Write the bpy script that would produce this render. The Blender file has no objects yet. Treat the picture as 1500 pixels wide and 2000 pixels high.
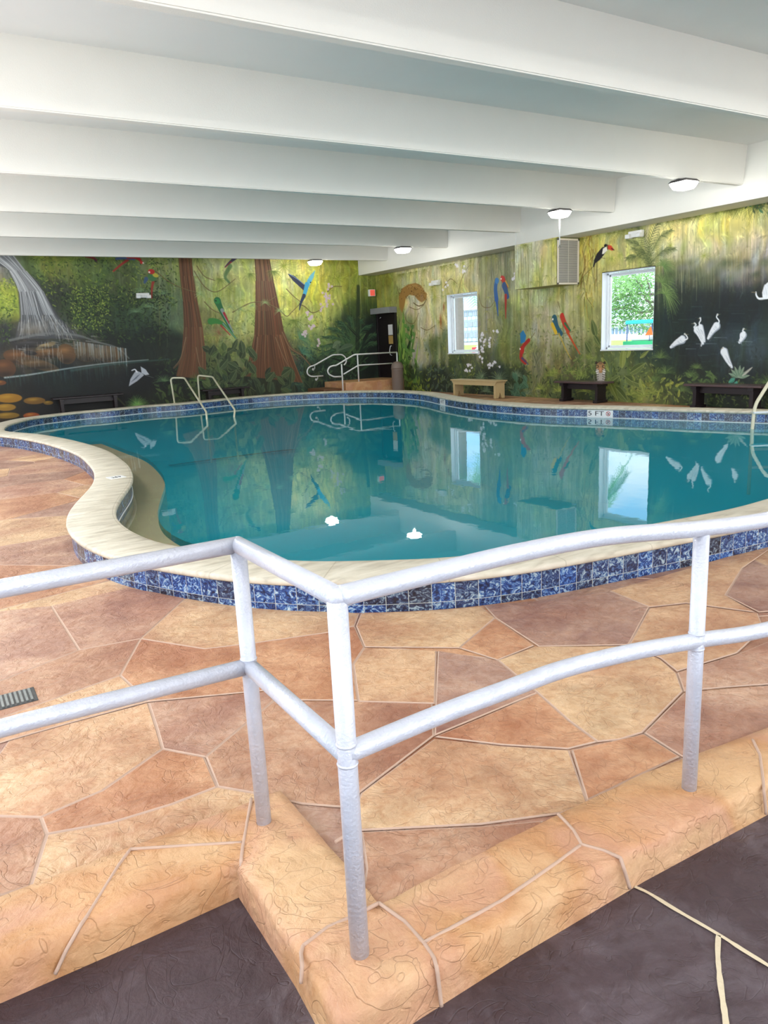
import bpy, bmesh, math, random
import numpy as np
from mathutils import Vector, Matrix
random.seed(4)
scene = bpy.context.scene
COL = scene.collection

# ------------------------------------------------------------------ camera
PITCH, ROLL, YAW = math.radians(12.978), math.radians(-2.800), math.radians(31.374)
cam_data = bpy.data.cameras.new('camera'); cam = bpy.data.objects.new('camera', cam_data); COL.objects.link(cam)
_fw = Vector((math.sin(YAW)*math.cos(PITCH), math.cos(YAW)*math.cos(PITCH), -math.sin(PITCH)))
_rt = Vector((math.cos(YAW), -math.sin(YAW), 0)); _up = _rt.cross(_fw)
_r2 = math.cos(ROLL)*_rt+math.sin(ROLL)*_up; _u2 = -math.sin(ROLL)*_rt+math.cos(ROLL)*_up
cam.matrix_world = Matrix(((_r2.x, _u2.x, -_fw.x, 0), (_r2.y, _u2.y, -_fw.y, 0), (_r2.z, _u2.z, -_fw.z, 1.5), (0, 0, 0, 1)))
cam_data.sensor_fit = 'VERTICAL'; cam_data.sensor_height = 24.0; cam_data.lens = 24.0*1461.25/2000
cam_data.clip_start = 0.05; cam_data.clip_end = 600
scene.camera = cam

# ------------------------------------------------------------------ sky, sun, added daylight fill, exposure
world = bpy.data.worlds.new('sky'); scene.world = world; world.use_nodes = True
wn, wl = world.node_tree.nodes, world.node_tree.links; wn.clear()
w_out = wn.new('ShaderNodeOutputWorld'); w_bg = wn.new('ShaderNodeBackground'); w_tc = wn.new('ShaderNodeTexCoord')
w_map = wn.new('ShaderNodeMapping'); w_map.inputs['Scale'].default_value = (1.6, 1.6, 4.0)
w_no = wn.new('ShaderNodeTexNoise'); w_no.inputs['Scale'].default_value = 1.7; w_no.inputs['Detail'].default_value = 6
w_cr = wn.new('ShaderNodeValToRGB'); e = w_cr.color_ramp.elements
e[0].position = 0.42; e[0].color = (0.36, 0.62, 1.0, 1); e[1].position = 0.62; e[1].color = (1.0, 1.0, 1.0, 1)
wl.new(w_tc.outputs['Generated'], w_map.inputs['Vector']); wl.new(w_map.outputs[0], w_no.inputs['Vector']); wl.new(w_no.outputs[0], w_cr.inputs[0])
wl.new(w_cr.outputs[0], w_bg.inputs[0]); wl.new(w_bg.outputs[0], w_out.inputs[0])
w_bg.inputs[1].default_value = 2.6
sun_data = bpy.data.lights.new('sun', 'SUN'); sun = bpy.data.objects.new('sun', sun_data); COL.objects.link(sun)
sun_data.energy = 4.0; sun_data.angle = math.radians(1.0); sun_data.color = (1, .96, .9)
sun.rotation_euler = Vector((0.45, 0.25, -0.85)).to_track_quat('-Z', 'Y').to_euler()
def area(name, loc, aim, sx, sy, power, color=(1, 1, 1)):
    d = bpy.data.lights.new(name, 'AREA'); o = bpy.data.objects.new(name, d); COL.objects.link(o)
    d.shape = 'RECTANGLE'; d.size = sx; d.size_y = sy; d.energy = power; d.color = color
    o.location = loc; o.rotation_euler = Vector(aim).to_track_quat('-Z', 'Y').to_euler(); return o
# area lights added at unseen front and left openings to boost the daylight
area('daylight_fill_front', (3.5, -5.3, 2.0), (0, 1, 0.02), 15.0, 2.9, 400, (1, .965, .92))
area('daylight_fill_left', (-2.35, 8.0, 2.0), (1, 0, 0.0), 16.0, 2.2, 400, (.93, .97, 1))
LAMP_W = 72
scene.view_settings.view_transform = 'Standard'; scene.view_settings.look = 'None'
scene.view_settings.gamma = 1; scene.view_settings.use_curve_mapping = False
scene.view_settings.exposure = 0.08
scene.cycles.max_bounces = 10; scene.cycles.diffuse_bounces = 5; scene.cycles.transparent_max_bounces = 12
scene.cycles.caustics_reflective = False; scene.cycles.caustics_refractive = False

# ------------------------------------------------------------------ helpers
def tag(o, label=None, cat=None, group=None, kind=None):
    if label: o['label'] = label
    if cat: o['category'] = cat
    if group: o['group'] = group
    if kind: o['kind'] = kind
    return o
def empty(name, loc, label, cat, group=None):
    o = bpy.data.objects.new(name, None); COL.objects.link(o); o.location = loc; o.empty_display_size = .1
    return tag(o, label, cat, group)
def link_mesh(name, me, mat=None, parent=None, smooth=False):
    o = bpy.data.objects.new(name, me); COL.objects.link(o)
    if mat is not None:
        for m_ in (mat if isinstance(mat, (list, tuple)) else [mat]): me.materials.append(m_)
    if smooth: me.polygons.foreach_set('use_smooth', [True]*len(me.polygons))
    if parent is not None:
        o.parent = parent; o.matrix_parent_inverse = Matrix.Translation(parent.location).inverted() if parent.parent is None else Matrix.Identity(4)
    return o
def build(name, bm, mat=None, parent=None, smooth=False):
    me = bpy.data.meshes.new(name); bm.to_mesh(me); bm.free(); return link_mesh(name, me, mat, parent, smooth)
def add_box(bm, lo, hi, bev=0.0, mi=0):
    r = bmesh.ops.create_cube(bm, size=1); vs = r['verts']
    for v in vs: v.co = Vector([lo[i]+(hi[i]-lo[i])*(v.co[i]+.5) for i in range(3)])
    fs = {f for v in vs for f in v.link_faces}
    for f in fs: f.material_index = mi
    if bev:
        es = {e for v in vs for e in v.link_edges}
        r = bmesh.ops.bevel(bm, geom=list(es), offset=bev, segments=2, affect='EDGES', profile=.5)
        for f in r['faces']: f.material_index = mi
    return vs
def box(name, lo, hi, mat, parent=None, bev=0.0):
    bm = bmesh.new(); add_box(bm, lo, hi, bev); return build(name, bm, mat, parent)
def catmull(pts, n=6, closed=False):
    P = [Vector(p) for p in pts]; out = []; N = len(P)
    rng = range(N) if closed else range(N-1)
    for i in rng:
        a, b, c, d = (P[(i-1) % N], P[i], P[(i+1) % N], P[(i+2) % N]) if closed else (P[max(i-1, 0)], P[i], P[i+1], P[min(i+2, N-1)])
        for k in range(n):
            t = k/n; out.append(.5*((2*b)+(c-a)*t+(2*a-5*b+4*c-d)*t*t+(3*b-a-3*c+d)*t**3))
    if not closed: out.append(P[-1])
    return out
def round_path(pts, r=.05, n=5):                      # polyline with rounded corners
    P = [Vector(p) for p in pts]; out = [P[0]]
    for i in range(1, len(P)-1):
        a = (P[i-1]-P[i]); b = (P[i+1]-P[i]); q = min(r, a.length*.45, b.length*.45); A = P[i]+a.normalized()*q; B = P[i]+b.normalized()*q
        for k in range(n+1): t = k/n; out.append((1-t)**2*A+2*t*(1-t)*P[i]+t*t*B)
    out.append(P[-1]); return out
def add_tube(bm, pts, r, seg=16, cap=True, r1=None, mi=0):
    P = [Vector(p) for p in pts]; n = len(P); rings = []; prev = None
    for i in range(n):
        t = (P[min(i+1, n-1)]-P[max(i-1, 0)]).normalized()
        if prev is None: u = t.orthogonal().normalized()
        else: u = (prev-t*prev.dot(t)).normalized()
        prev = u; v = t.cross(u); rr = r if r1 is None else r+(r1-r)*i/(n-1)
        rings.append([bm.verts.new(P[i]+rr*(math.cos(a)*u+math.sin(a)*v)) for a in [2*math.pi*k/seg for k in range(seg)]])
    for i in range(n-1):
        for k in range(seg):
            f = bm.faces.new((rings[i][k], rings[i][(k+1) % seg], rings[i+1][(k+1) % seg], rings[i+1][k])); f.smooth = True; f.material_index = mi
    if cap:
        bm.faces.new(rings[0][::-1]).material_index = mi; bm.faces.new(rings[-1]).material_index = mi
def tube(name, pts, r, mat, parent=None, seg=16, r1=None):
    bm = bmesh.new(); add_tube(bm, pts, r, seg, True, r1); return build(name, bm, mat, parent)
def add_lathe(bm, prof, c, seg=32, mi=0):
    rings = [[bm.verts.new((c[0]+r*math.cos(2*math.pi*k/seg), c[1]+r*math.sin(2*math.pi*k/seg), c[2]+z)) for k in range(seg)] for r, z in prof]
    for i in range(len(prof)-1):
        for k in range(seg):
            f = bm.faces.new((rings[i][k], rings[i][(k+1) % seg], rings[i+1][(k+1) % seg], rings[i+1][k])); f.smooth = True; f.material_index = mi
    bm.faces.new(rings[0][::-1]); bm.faces.new(rings[-1])
def add_prism(bm, poly, z0, z1, mi=0):                # poly in x,y
    a = [bm.verts.new((p[0], p[1], z0)) for p in poly]; b = [bm.verts.new((p[0], p[1], z1)) for p in poly]; n = len(poly)
    fs = [bm.faces.new(a[::-1]), bm.faces.new(b)]+[bm.faces.new((a[i], a[(i+1) % n], b[(i+1) % n], b[i])) for i in range(n)]
    for f in fs: f.material_index = mi
    return fs

# ------------------------------------------------------------------ materials
def srgb(c): return tuple((x/255/12.92 if x/255 <= .04045 else ((x/255+.055)/1.055)**2.4) for x in c)+(1,)
def mat_base(name):
    m = bpy.data.materials.new(name); m.use_nodes = True; n = m.node_tree.nodes; return m, n, m.node_tree.links, n['Principled BSDF']
def N(n, t, **kw):
    o = n.new(t)
    for k, v in kw.items():
        if k in o.inputs: o.inputs[k].default_value = v
        else: setattr(o, k, v)
    return o
def mat(name, col, rough=.5, metal=0.0, var=.06, scale=8, bump=0.0, bscale=60, spec=.5, emit=0):
    m, n, l, b = mat_base(name); tc = N(n, 'ShaderNodeTexCoord')
    no = N(n, 'ShaderNodeTexNoise', Scale=scale, Detail=4.0); l.new(tc.outputs['Object'], no.inputs['Vector'])
    mp = N(n, 'ShaderNodeMapRange'); mp.inputs[3].default_value = 1-var; mp.inputs[4].default_value = 1+var; l.new(no.outputs[0], mp.inputs[0])
    mx = N(n, 'ShaderNodeVectorMath', operation='SCALE'); mx.inputs[0].default_value = srgb(col)[:3]; l.new(mp.outputs[0], mx.inputs['Scale'])
    l.new(mx.outputs[0], b.inputs['Base Color'])
    b.inputs['Roughness'].default_value = rough; b.inputs['Metallic'].default_value = metal; b.inputs['Specular IOR Level'].default_value = spec
    if bump:
        n2 = N(n, 'ShaderNodeTexNoise', Scale=bscale, Detail=5.0); bp = N(n, 'ShaderNodeBump', Strength=bump, Distance=.01)
        l.new(tc.outputs['Object'], n2.inputs['Vector']); l.new(n2.outputs[0], bp.inputs['Height']); l.new(bp.outputs[0], b.inputs['Normal'])
    if emit: b.inputs['Emission Color'].default_value = srgb(col); b.inputs['Emission Strength'].default_value = emit
    return m
def ramp(n, stops):
    r = N(n, 'ShaderNodeValToRGB'); e = r.color_ramp.elements
    while len(e) < len(stops): e.new(.5)
    for i, (p, c) in enumerate(stops): e[i].position = p; e[i].color = srgb(c)
    return r
def mix(n, l, fac, a, b_, mode='MIX'):
    x = n.new('ShaderNodeMix'); x.data_type = 'RGBA'; x.blend_type = mode
    for s, v in ((0, fac), (6, a), (7, b_)):
        if hasattr(v, 'is_linked'): l.new(v, x.inputs[s])
        else: x.inputs[s].default_value = v
    return x.outputs[2]

M = {}
M['plaster'] = mat('white_paint', (226, 226, 222), .75, var=.025, scale=2.5, bump=.12, bscale=140)
M['beam'] = mat('white_beam_paint', (224, 222, 214), .72, var=.025, scale=3, bump=.15, bscale=90)
M['rail'] = mat('white_enamel_on_steel', (198, 200, 210), .30, .12, var=.13, scale=22, bump=.3, bscale=110)
M['tube'] = mat('cream_enamel', (214, 206, 178), .35, var=.05, scale=20)
M['whitetube'] = mat('white_enamel', (222, 224, 224), .35)
M['black'] = mat('black', (26, 20, 20), .5); M['dkwood'] = mat('dark_brown_paint', (30, 20, 24), .45, var=.15)
M['dktop'] = mat('dark_bench_top', (84, 66, 66), .35, var=.12, scale=14)
M['tan'] = mat('tan_paint', (196, 172, 126), .5, var=.06)
M['grey'] = mat('grey', (130, 132, 134), .5); M['urn'] = mat('taupe_plastic', (120, 106, 96), .5)
M['door'] = mat('black_door', (22, 12, 14), .4); M['paper'] = mat('paper', (205, 205, 205), .7); M['card'] = mat('card', (170, 140, 80), .7)
M['vinyl'] = mat('white_vinyl', (232, 236, 238), .4); M['plasticw'] = mat('white_plastic', (228, 228, 226), .4)
M['red'] = mat('red_sign', (226, 92, 78), .5, emit=.5); M['redp'] = mat('red_ring', (190, 40, 50), .5); M['ink'] = mat('ink', (18, 18, 22), .5)
M['lamp'] = mat('glowing_lens', (255, 253, 246), .4, emit=14); M['lampbase'] = mat('bronze_base', (92, 88, 88), .5)
M['louver'] = mat('pale_grille', (196, 192, 184), .5); M['grillback'] = mat('grille_back', (110, 108, 104), .7)
M['grate'] = mat('drain_grate', (66, 66, 66), .55, .4, var=.5, scale=60)

def front_fac(n, l, fr, mx):                          # Fresnel on the outer face of the pane or the water only
    ge = N(n, 'ShaderNodeNewGeometry'); iv = N(n, 'ShaderNodeMath', operation='SUBTRACT'); iv.inputs[0].default_value = 1; l.new(ge.outputs['Backfacing'], iv.inputs[1])
    mu = N(n, 'ShaderNodeMath', operation='MULTIPLY'); l.new(fr.outputs[0], mu.inputs[0]); l.new(iv.outputs[0], mu.inputs[1]); l.new(mu.outputs[0], mx.inputs[0])
def mat_glass():
    m, n, l, b = mat_base('window_glass'); n.remove(b); tr = N(n, 'ShaderNodeBsdfTransparent'); tr.inputs[0].default_value = (.97, .99, .98, 1)
    gl = N(n, 'ShaderNodeBsdfGlossy', Roughness=.02); fr = N(n, 'ShaderNodeFresnel', IOR=1.45); mx = N(n, 'ShaderNodeMixShader')
    front_fac(n, l, fr, mx); l.new(tr.outputs[0], mx.inputs[1]); l.new(gl.outputs[0], mx.inputs[2]); l.new(mx.outputs[0], n['Material Output'].inputs[0]); return m
M['glass'] = mat_glass()
def mat_water(name, murk, tint):
    m, n, l, b = mat_base(name); n.remove(b); tc = N(n, 'ShaderNodeTexCoord')
    n1 = N(n, 'ShaderNodeTexNoise', Scale=2.2, Detail=3.0); n2 = N(n, 'ShaderNodeTexNoise', Scale=14.0, Detail=2.0)
    l.new(tc.outputs['Object'], n1.inputs['Vector']); l.new(tc.outputs['Object'], n2.inputs['Vector'])
    ad = N(n, 'ShaderNodeMath', operation='MULTIPLY_ADD'); ad.inputs[1].default_value = .12; l.new(n2.outputs[0], ad.inputs[0]); l.new(n1.outputs[0], ad.inputs[2])
    bp = N(n, 'ShaderNodeBump', Strength=.02, Distance=.05); l.new(ad.outputs[0], bp.inputs['Height'])
    tr = N(n, 'ShaderNodeBsdfTransparent'); tr.inputs[0].default_value = tint
    df = N(n, 'ShaderNodeBsdfDiffuse'); df.inputs[0].default_value = srgb((6, 144, 164)); wx = N(n, 'ShaderNodeMixShader'); wx.inputs[0].default_value = murk; l.new(tr.outputs[0], wx.inputs[1]); l.new(df.outputs[0], wx.inputs[2])
    gl = N(n, 'ShaderNodeBsdfGlossy', Roughness=.012); gl.inputs[0].default_value = (.97, 1, 1, 1); fr = N(n, 'ShaderNodeFresnel', IOR=1.33)
    l.new(bp.outputs[0], gl.inputs['Normal']); l.new(bp.outputs[0], fr.inputs['Normal'])
    mx = N(n, 'ShaderNodeMixShader'); front_fac(n, l, fr, mx); l.new(wx.outputs[0], mx.inputs[1]); l.new(gl.outputs[0], mx.inputs[2]); l.new(mx.outputs[0], n['Material Output'].inputs[0]); return m
M['water'] = mat_water('deep_pool_water', .5, (.70, .97, .98, 1)); M['shallow'] = mat_water('shallow_pool_water', .04, (.93, .97, .96, 1))
M['basin'] = mat('aqua_pool_plaster', (40, 188, 204), .8, var=.12, scale=1.2)
M['stripe'] = mat('dark_blue_tile_line', (4, 16, 34), .6)
def mat_coping():
    m, n, l, b = mat_base('coping_stone'); tc = N(n, 'ShaderNodeTexCoord')
    mp = N(n, 'ShaderNodeMapping'); mp.inputs['Scale'].default_value = (2.0, 7, 6); l.new(tc.outputs['Object'], mp.inputs[0])
    no = N(n, 'ShaderNodeTexNoise', Scale=2.2, Detail=7.0, Distortion=.6); l.new(mp.outputs[0], no.inputs['Vector'])
    rp = ramp(n, [(.28, (176, 166, 146)), (.48, (204, 195, 175)), (.7, (218, 210, 192))]); l.new(no.outputs[0], rp.inputs[0])
    uv = N(n, 'ShaderNodeUVMap'); br = N(n, 'ShaderNodeTexBrick', Scale=1.0); br.offset = 0; br.inputs['Brick Width'].default_value = .62; br.inputs['Row Height'].default_value = 50; br.inputs['Mortar Size'].default_value = .004
    br.inputs['Color1'].default_value = (1, 1, 1, 1); br.inputs['Color2'].default_value = (.93, .93, .93, 1); br.inputs['Mortar'].default_value = (.72, .70, .66, 1)
    l.new(uv.outputs[0], br.inputs['Vector']); l.new(mix(n, l, .8, rp.outputs[0], br.outputs[0], 'MULTIPLY'), b.inputs['Base Color'])
    n2 = N(n, 'ShaderNodeTexNoise', Scale=30.0, Detail=5.0); l.new(tc.outputs['Object'], n2.inputs['Vector']); bp = N(n, 'ShaderNodeBump', Strength=.3, Distance=.006); l.new(n2.outputs[0], bp.inputs['Height']); l.new(bp.outputs[0], b.inputs['Normal'])
    b.inputs['Roughness'].default_value = .6; return m
M['coping'] = mat_coping()
def mat_tiles():
    m, n, l, b = mat_base('blue_marbled_tiles'); uv = N(n, 'ShaderNodeUVMap'); br = N(n, 'ShaderNodeTexBrick', Scale=1.0); br.offset = 0
    for k, v in (('Brick Width', .113), ('Row Height', .113), ('Mortar Size', .0016)): br.inputs[k].default_value = v
    br.inputs['Color1'].default_value = (0, 0, 0, 1); br.inputs['Color2'].default_value = (1, 1, 1, 1); br.inputs['Mortar'].default_value = (.5, .5, .5, 1)
    l.new(uv.outputs[0], br.inputs['Vector'])
    wn_ = N(n, 'ShaderNodeVectorMath', operation='SCALE'); wn_.inputs['Scale'].default_value = 3.7; l.new(br.outputs[0], wn_.inputs[0])
    av = N(n, 'ShaderNodeVectorMath', operation='ADD'); l.new(uv.outputs[0], av.inputs[0]); l.new(wn_.outputs[0], av.inputs[1])
    no = N(n, 'ShaderNodeTexNoise', Scale=26.0, Detail=9.0, Roughness=.72, Distortion=1.6); l.new(av.outputs[0], no.inputs['Vector'])
    rp = ramp(n, [(.34, (20, 24, 40)), (.44, (30, 52, 100)), (.50, (46, 84, 158)), (.545, (92, 138, 184)), (.61, (186, 206, 212))]); l.new(no.outputs[0], rp.inputs[0])
    rb = ramp(n, [(.34, (16, 17, 26)), (.48, (44, 42, 52)), (.54, (60, 72, 92)), (.62, (146, 162, 168))]); l.new(no.outputs[0], rb.inputs[0])
    c = mix(n, l, br.outputs[0], rp.outputs[0], rb.outputs[0])
    cc = mix(n, l, br.outputs['Fac'], c, srgb((176, 182, 176)))
    l.new(cc, b.inputs['Base Color']); b.inputs['Roughness'].default_value = .22
    bp = N(n, 'ShaderNodeBump', Strength=.5, Distance=.003); bp.invert = True; l.new(br.outputs['Fac'], bp.inputs['Height']); l.new(bp.outputs[0], b.inputs['Normal']); return m
M['tiles'] = mat_tiles()
def mat_stone(name, base=None, attr=False, dark=False):
    m, n, l, b = mat_base(name); tc = N(n, 'ShaderNodeTexCoord')
    n1 = N(n, 'ShaderNodeTexNoise', Scale=3.0, Detail=6.0, Roughness=.6, Distortion=.8); l.new(tc.outputs['Object'], n1.inputs['Vector'])
    if attr: a = N(n, 'ShaderNodeAttribute', attribute_name='stone'); basec = a.outputs['Color']
    else: basec = srgb(base)
    lo, hi = ((58, 42, 45), (98, 82, 86)) if dark else ((150, 104, 78), (228, 192, 156))
    r1 = ramp(n, [(.34, lo), (.62, hi)]); l.new(n1.outputs[0], r1.inputs[0])
    c = mix(n, l, .40, basec, r1.outputs[0])
    n4 = N(n, 'ShaderNodeTexNoise', Scale=1.7, Detail=4.0); l.new(tc.outputs['Object'], n4.inputs['Vector'])
    r4 = ramp(n, [(.36, (205, 175, 170) if not dark else (230, 220, 220)), (.58, (255, 255, 255))]); l.new(n4.outputs[0], r4.inputs[0]); c = mix(n, l, .7, c, r4.outputs[0], 'MULTIPLY')
    n6 = N(n, 'ShaderNodeTexNoise', Scale=22.0, Detail=8.0, Roughness=.75, Distortion=.6); l.new(tc.outputs['Object'], n6.inputs['Vector'])
    r6 = ramp(n, [(.36, (222, 196, 176) if not dark else (205, 200, 200)), (.60, (255, 255, 255))]); l.new(n6.outputs[0], r6.inputs[0]); c = mix(n, l, .75, c, r6.outputs[0], 'MULTIPLY')
    if dark:
        n7 = N(n, 'ShaderNodeTexNoise', Scale=2.3, Detail=7.0, Roughness=.7, Distortion=.5); l.new(tc.outputs['Object'], n7.inputs['Vector']); r7 = ramp(n, [(.50, (74, 60, 64)), (.68, (136, 126, 132))]); l.new(n7.outputs[0], r7.inputs[0]); c = mix(n, l, .35, c, r7.outputs[0])
    elif not attr:
        n7 = N(n, 'ShaderNodeTexNoise', Scale=1.9, Detail=3.0, Distortion=.4); l.new(tc.outputs['Object'], n7.inputs['Vector']); r7 = ramp(n, [(.38, (224, 184, 136)), (.47, (204, 150, 98)), (.55, (208, 156, 126)), (.66, (226, 188, 142))]); l.new(n7.outputs[0], r7.inputs[0]); c = mix(n, l, .5, c, r7.outputs[0])
    # fine crackle ridges of stamped concrete
    wv = N(n, 'ShaderNodeTexNoise', Scale=3.6, Detail=2.0, Distortion=2.2); l.new(tc.outputs['Object'], wv.inputs['Vector'])
    vo = N(n, 'ShaderNodeTexVoronoi', feature='DISTANCE_TO_EDGE', Scale=4.2)
    va = N(n, 'ShaderNodeVectorMath', operation='ADD'); sc = N(n, 'ShaderNodeVectorMath', operation='SCALE'); sc.inputs['Scale'].default_value = .55
    l.new(wv.outputs[1], sc.inputs[0]); l.new(tc.outputs['Object'], va.inputs[0]); l.new(sc.outputs[0], va.inputs[1]); l.new(va.outputs[0], vo.inputs['Vector'])
    ed = N(n, 'ShaderNodeMapRange'); ed.inputs[1].default_value = 0; ed.inputs[2].default_value = .022; l.new(vo.outputs['Distance'], ed.inputs[0])
    n3 = N(n, 'ShaderNodeTexNoise', Scale=48.0, Detail=6.0, Roughness=.7); l.new(tc.outputs['Object'], n3.inputs['Vector'])
    n5 = N(n, 'ShaderNodeTexNoise', Scale=9.0, Detail=4.0, Distortion=1.5); l.new(tc.outputs['Object'], n5.inputs['Vector'])
    h = N(n, 'ShaderNodeMath', operation='MULTIPLY_ADD'); h.inputs[1].default_value = .30; l.new(n3.outputs[0], h.inputs[0]); l.new(n5.outputs[0], h.inputs[2])
    h2 = N(n, 'ShaderNodeMath', operation='MULTIPLY_ADD'); h2.inputs[1].default_value = .15; l.new(ed.outputs[0], h2.inputs[0]); l.new(h.outputs[0], h2.inputs[2])
    bp = N(n, 'ShaderNodeBump', Strength=.8 if not dark else .55, Distance=.018); l.new(h2.outputs[0], bp.inputs['Height']); l.new(bp.outputs[0], b.inputs['Normal'])
    lc = ramp(n, [(0, (176, 140, 112) if not dark else (120, 108, 108)), (.5, (255, 255, 255))]); l.new(ed.outputs[0], lc.inputs[0]); c = mix(n, l, .16, c, lc.outputs[0], 'MULTIPLY')
    l.new(c, b.inputs['Base Color']); b.inputs['Roughness'].default_value = .5; b.inputs['Specular IOR Level'].default_value = .4; return m
M['deck'] = mat_stone('flagstone_deck', attr=True); M['curb'] = mat_stone('curb_stone', (216, 172, 126)); M['lower'] = mat_stone('dark_stamped_floor', (70, 54, 57), dark=True)
M['grout'] = mat('deck_grout', (188, 158, 138), .8, var=.08, scale=20, bump=.2); M['cream'] = mat('cream_joint', (206, 190, 160), .7, bump=.3)
def mat_attr(name, attr, rough=.7):
    m, n, l, b = mat_base(name); a = N(n, 'ShaderNodeAttribute', attribute_name=attr); l.new(a.outputs['Color'], b.inputs['Base Color']); b.inputs['Roughness'].default_value = rough
    tc = N(n, 'ShaderNodeTexCoord'); n2 = N(n, 'ShaderNodeTexNoise', Scale=40.0, Detail=4.0); bp = N(n, 'ShaderNodeBump', Strength=.1, Distance=.005)
    l.new(tc.outputs['Object'], n2.inputs['Vector']); l.new(n2.outputs[0], bp.inputs['Height']); l.new(bp.outputs[0], b.inputs['Normal']); return m
M['mural'] = mat_attr('painted_mural', 'paint', .6)
# ------------------------------------------------------------------ the painted jungle mural (pure numpy)
CAM_F, CAM_P, CAM_R, CAM_Y = 1461.25, math.radians(12.978), math.radians(-2.800), math.radians(31.374)
EYE = np.array([0.0, 0.0, 1.5])
def _basis():
    p, r, y = CAM_P, CAM_R, CAM_Y
    fw = np.array([math.sin(y)*math.cos(p), math.cos(y)*math.cos(p), -math.sin(p)])
    rt = np.array([math.cos(y), -math.sin(y), 0.0]); up = np.cross(rt, fw)
    return math.cos(r)*rt+math.sin(r)*up, -math.sin(r)*rt+math.cos(r)*up, fw
RT, UP, FW = _basis()
# measured points of the photograph turned into room coordinates on a known plane
def _ray(x, y): return (x-750)/CAM_F*RT-(y-1000)/CAM_F*UP+FW
def on_z(x, y, z=0.0): d = _ray(x, y); return EYE+d*(z-EYE[2])/d[2]
def on_x(x, y, X): d = _ray(x, y); return EYE+d*X/d[0]
def on_y(x, y, Y): d = _ray(x, y); return EYE+d*Y/d[1]

WX, WY, WZ = 12.4, 20.15, 3.55          # right wall, back wall, mural height
RES = 95.0
prng = np.random.default_rng(7)

def vnoise(h, w, sy, sx, seed):
    r = np.random.default_rng(seed)
    gh, gw = int(h/sy)+3, int(w/sx)+3
    g = r.random((gh, gw))
    yy = np.arange(h)/sy; xx = np.arange(w)/sx
    y0 = yy.astype(int); x0 = xx.astype(int); fy = (yy-y0)[:, None]; fx = (xx-x0)[None, :]
    fy = fy*fy*(3-2*fy); fx = fx*fx*(3-2*fx)
    a = g[y0][:, x0]; b = g[y0][:, x0+1]; c = g[y0+1][:, x0]; d = g[y0+1][:, x0+1]
    return (a*(1-fx)+b*fx)*(1-fy)+(c*(1-fx)+d*fx)*fy

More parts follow.
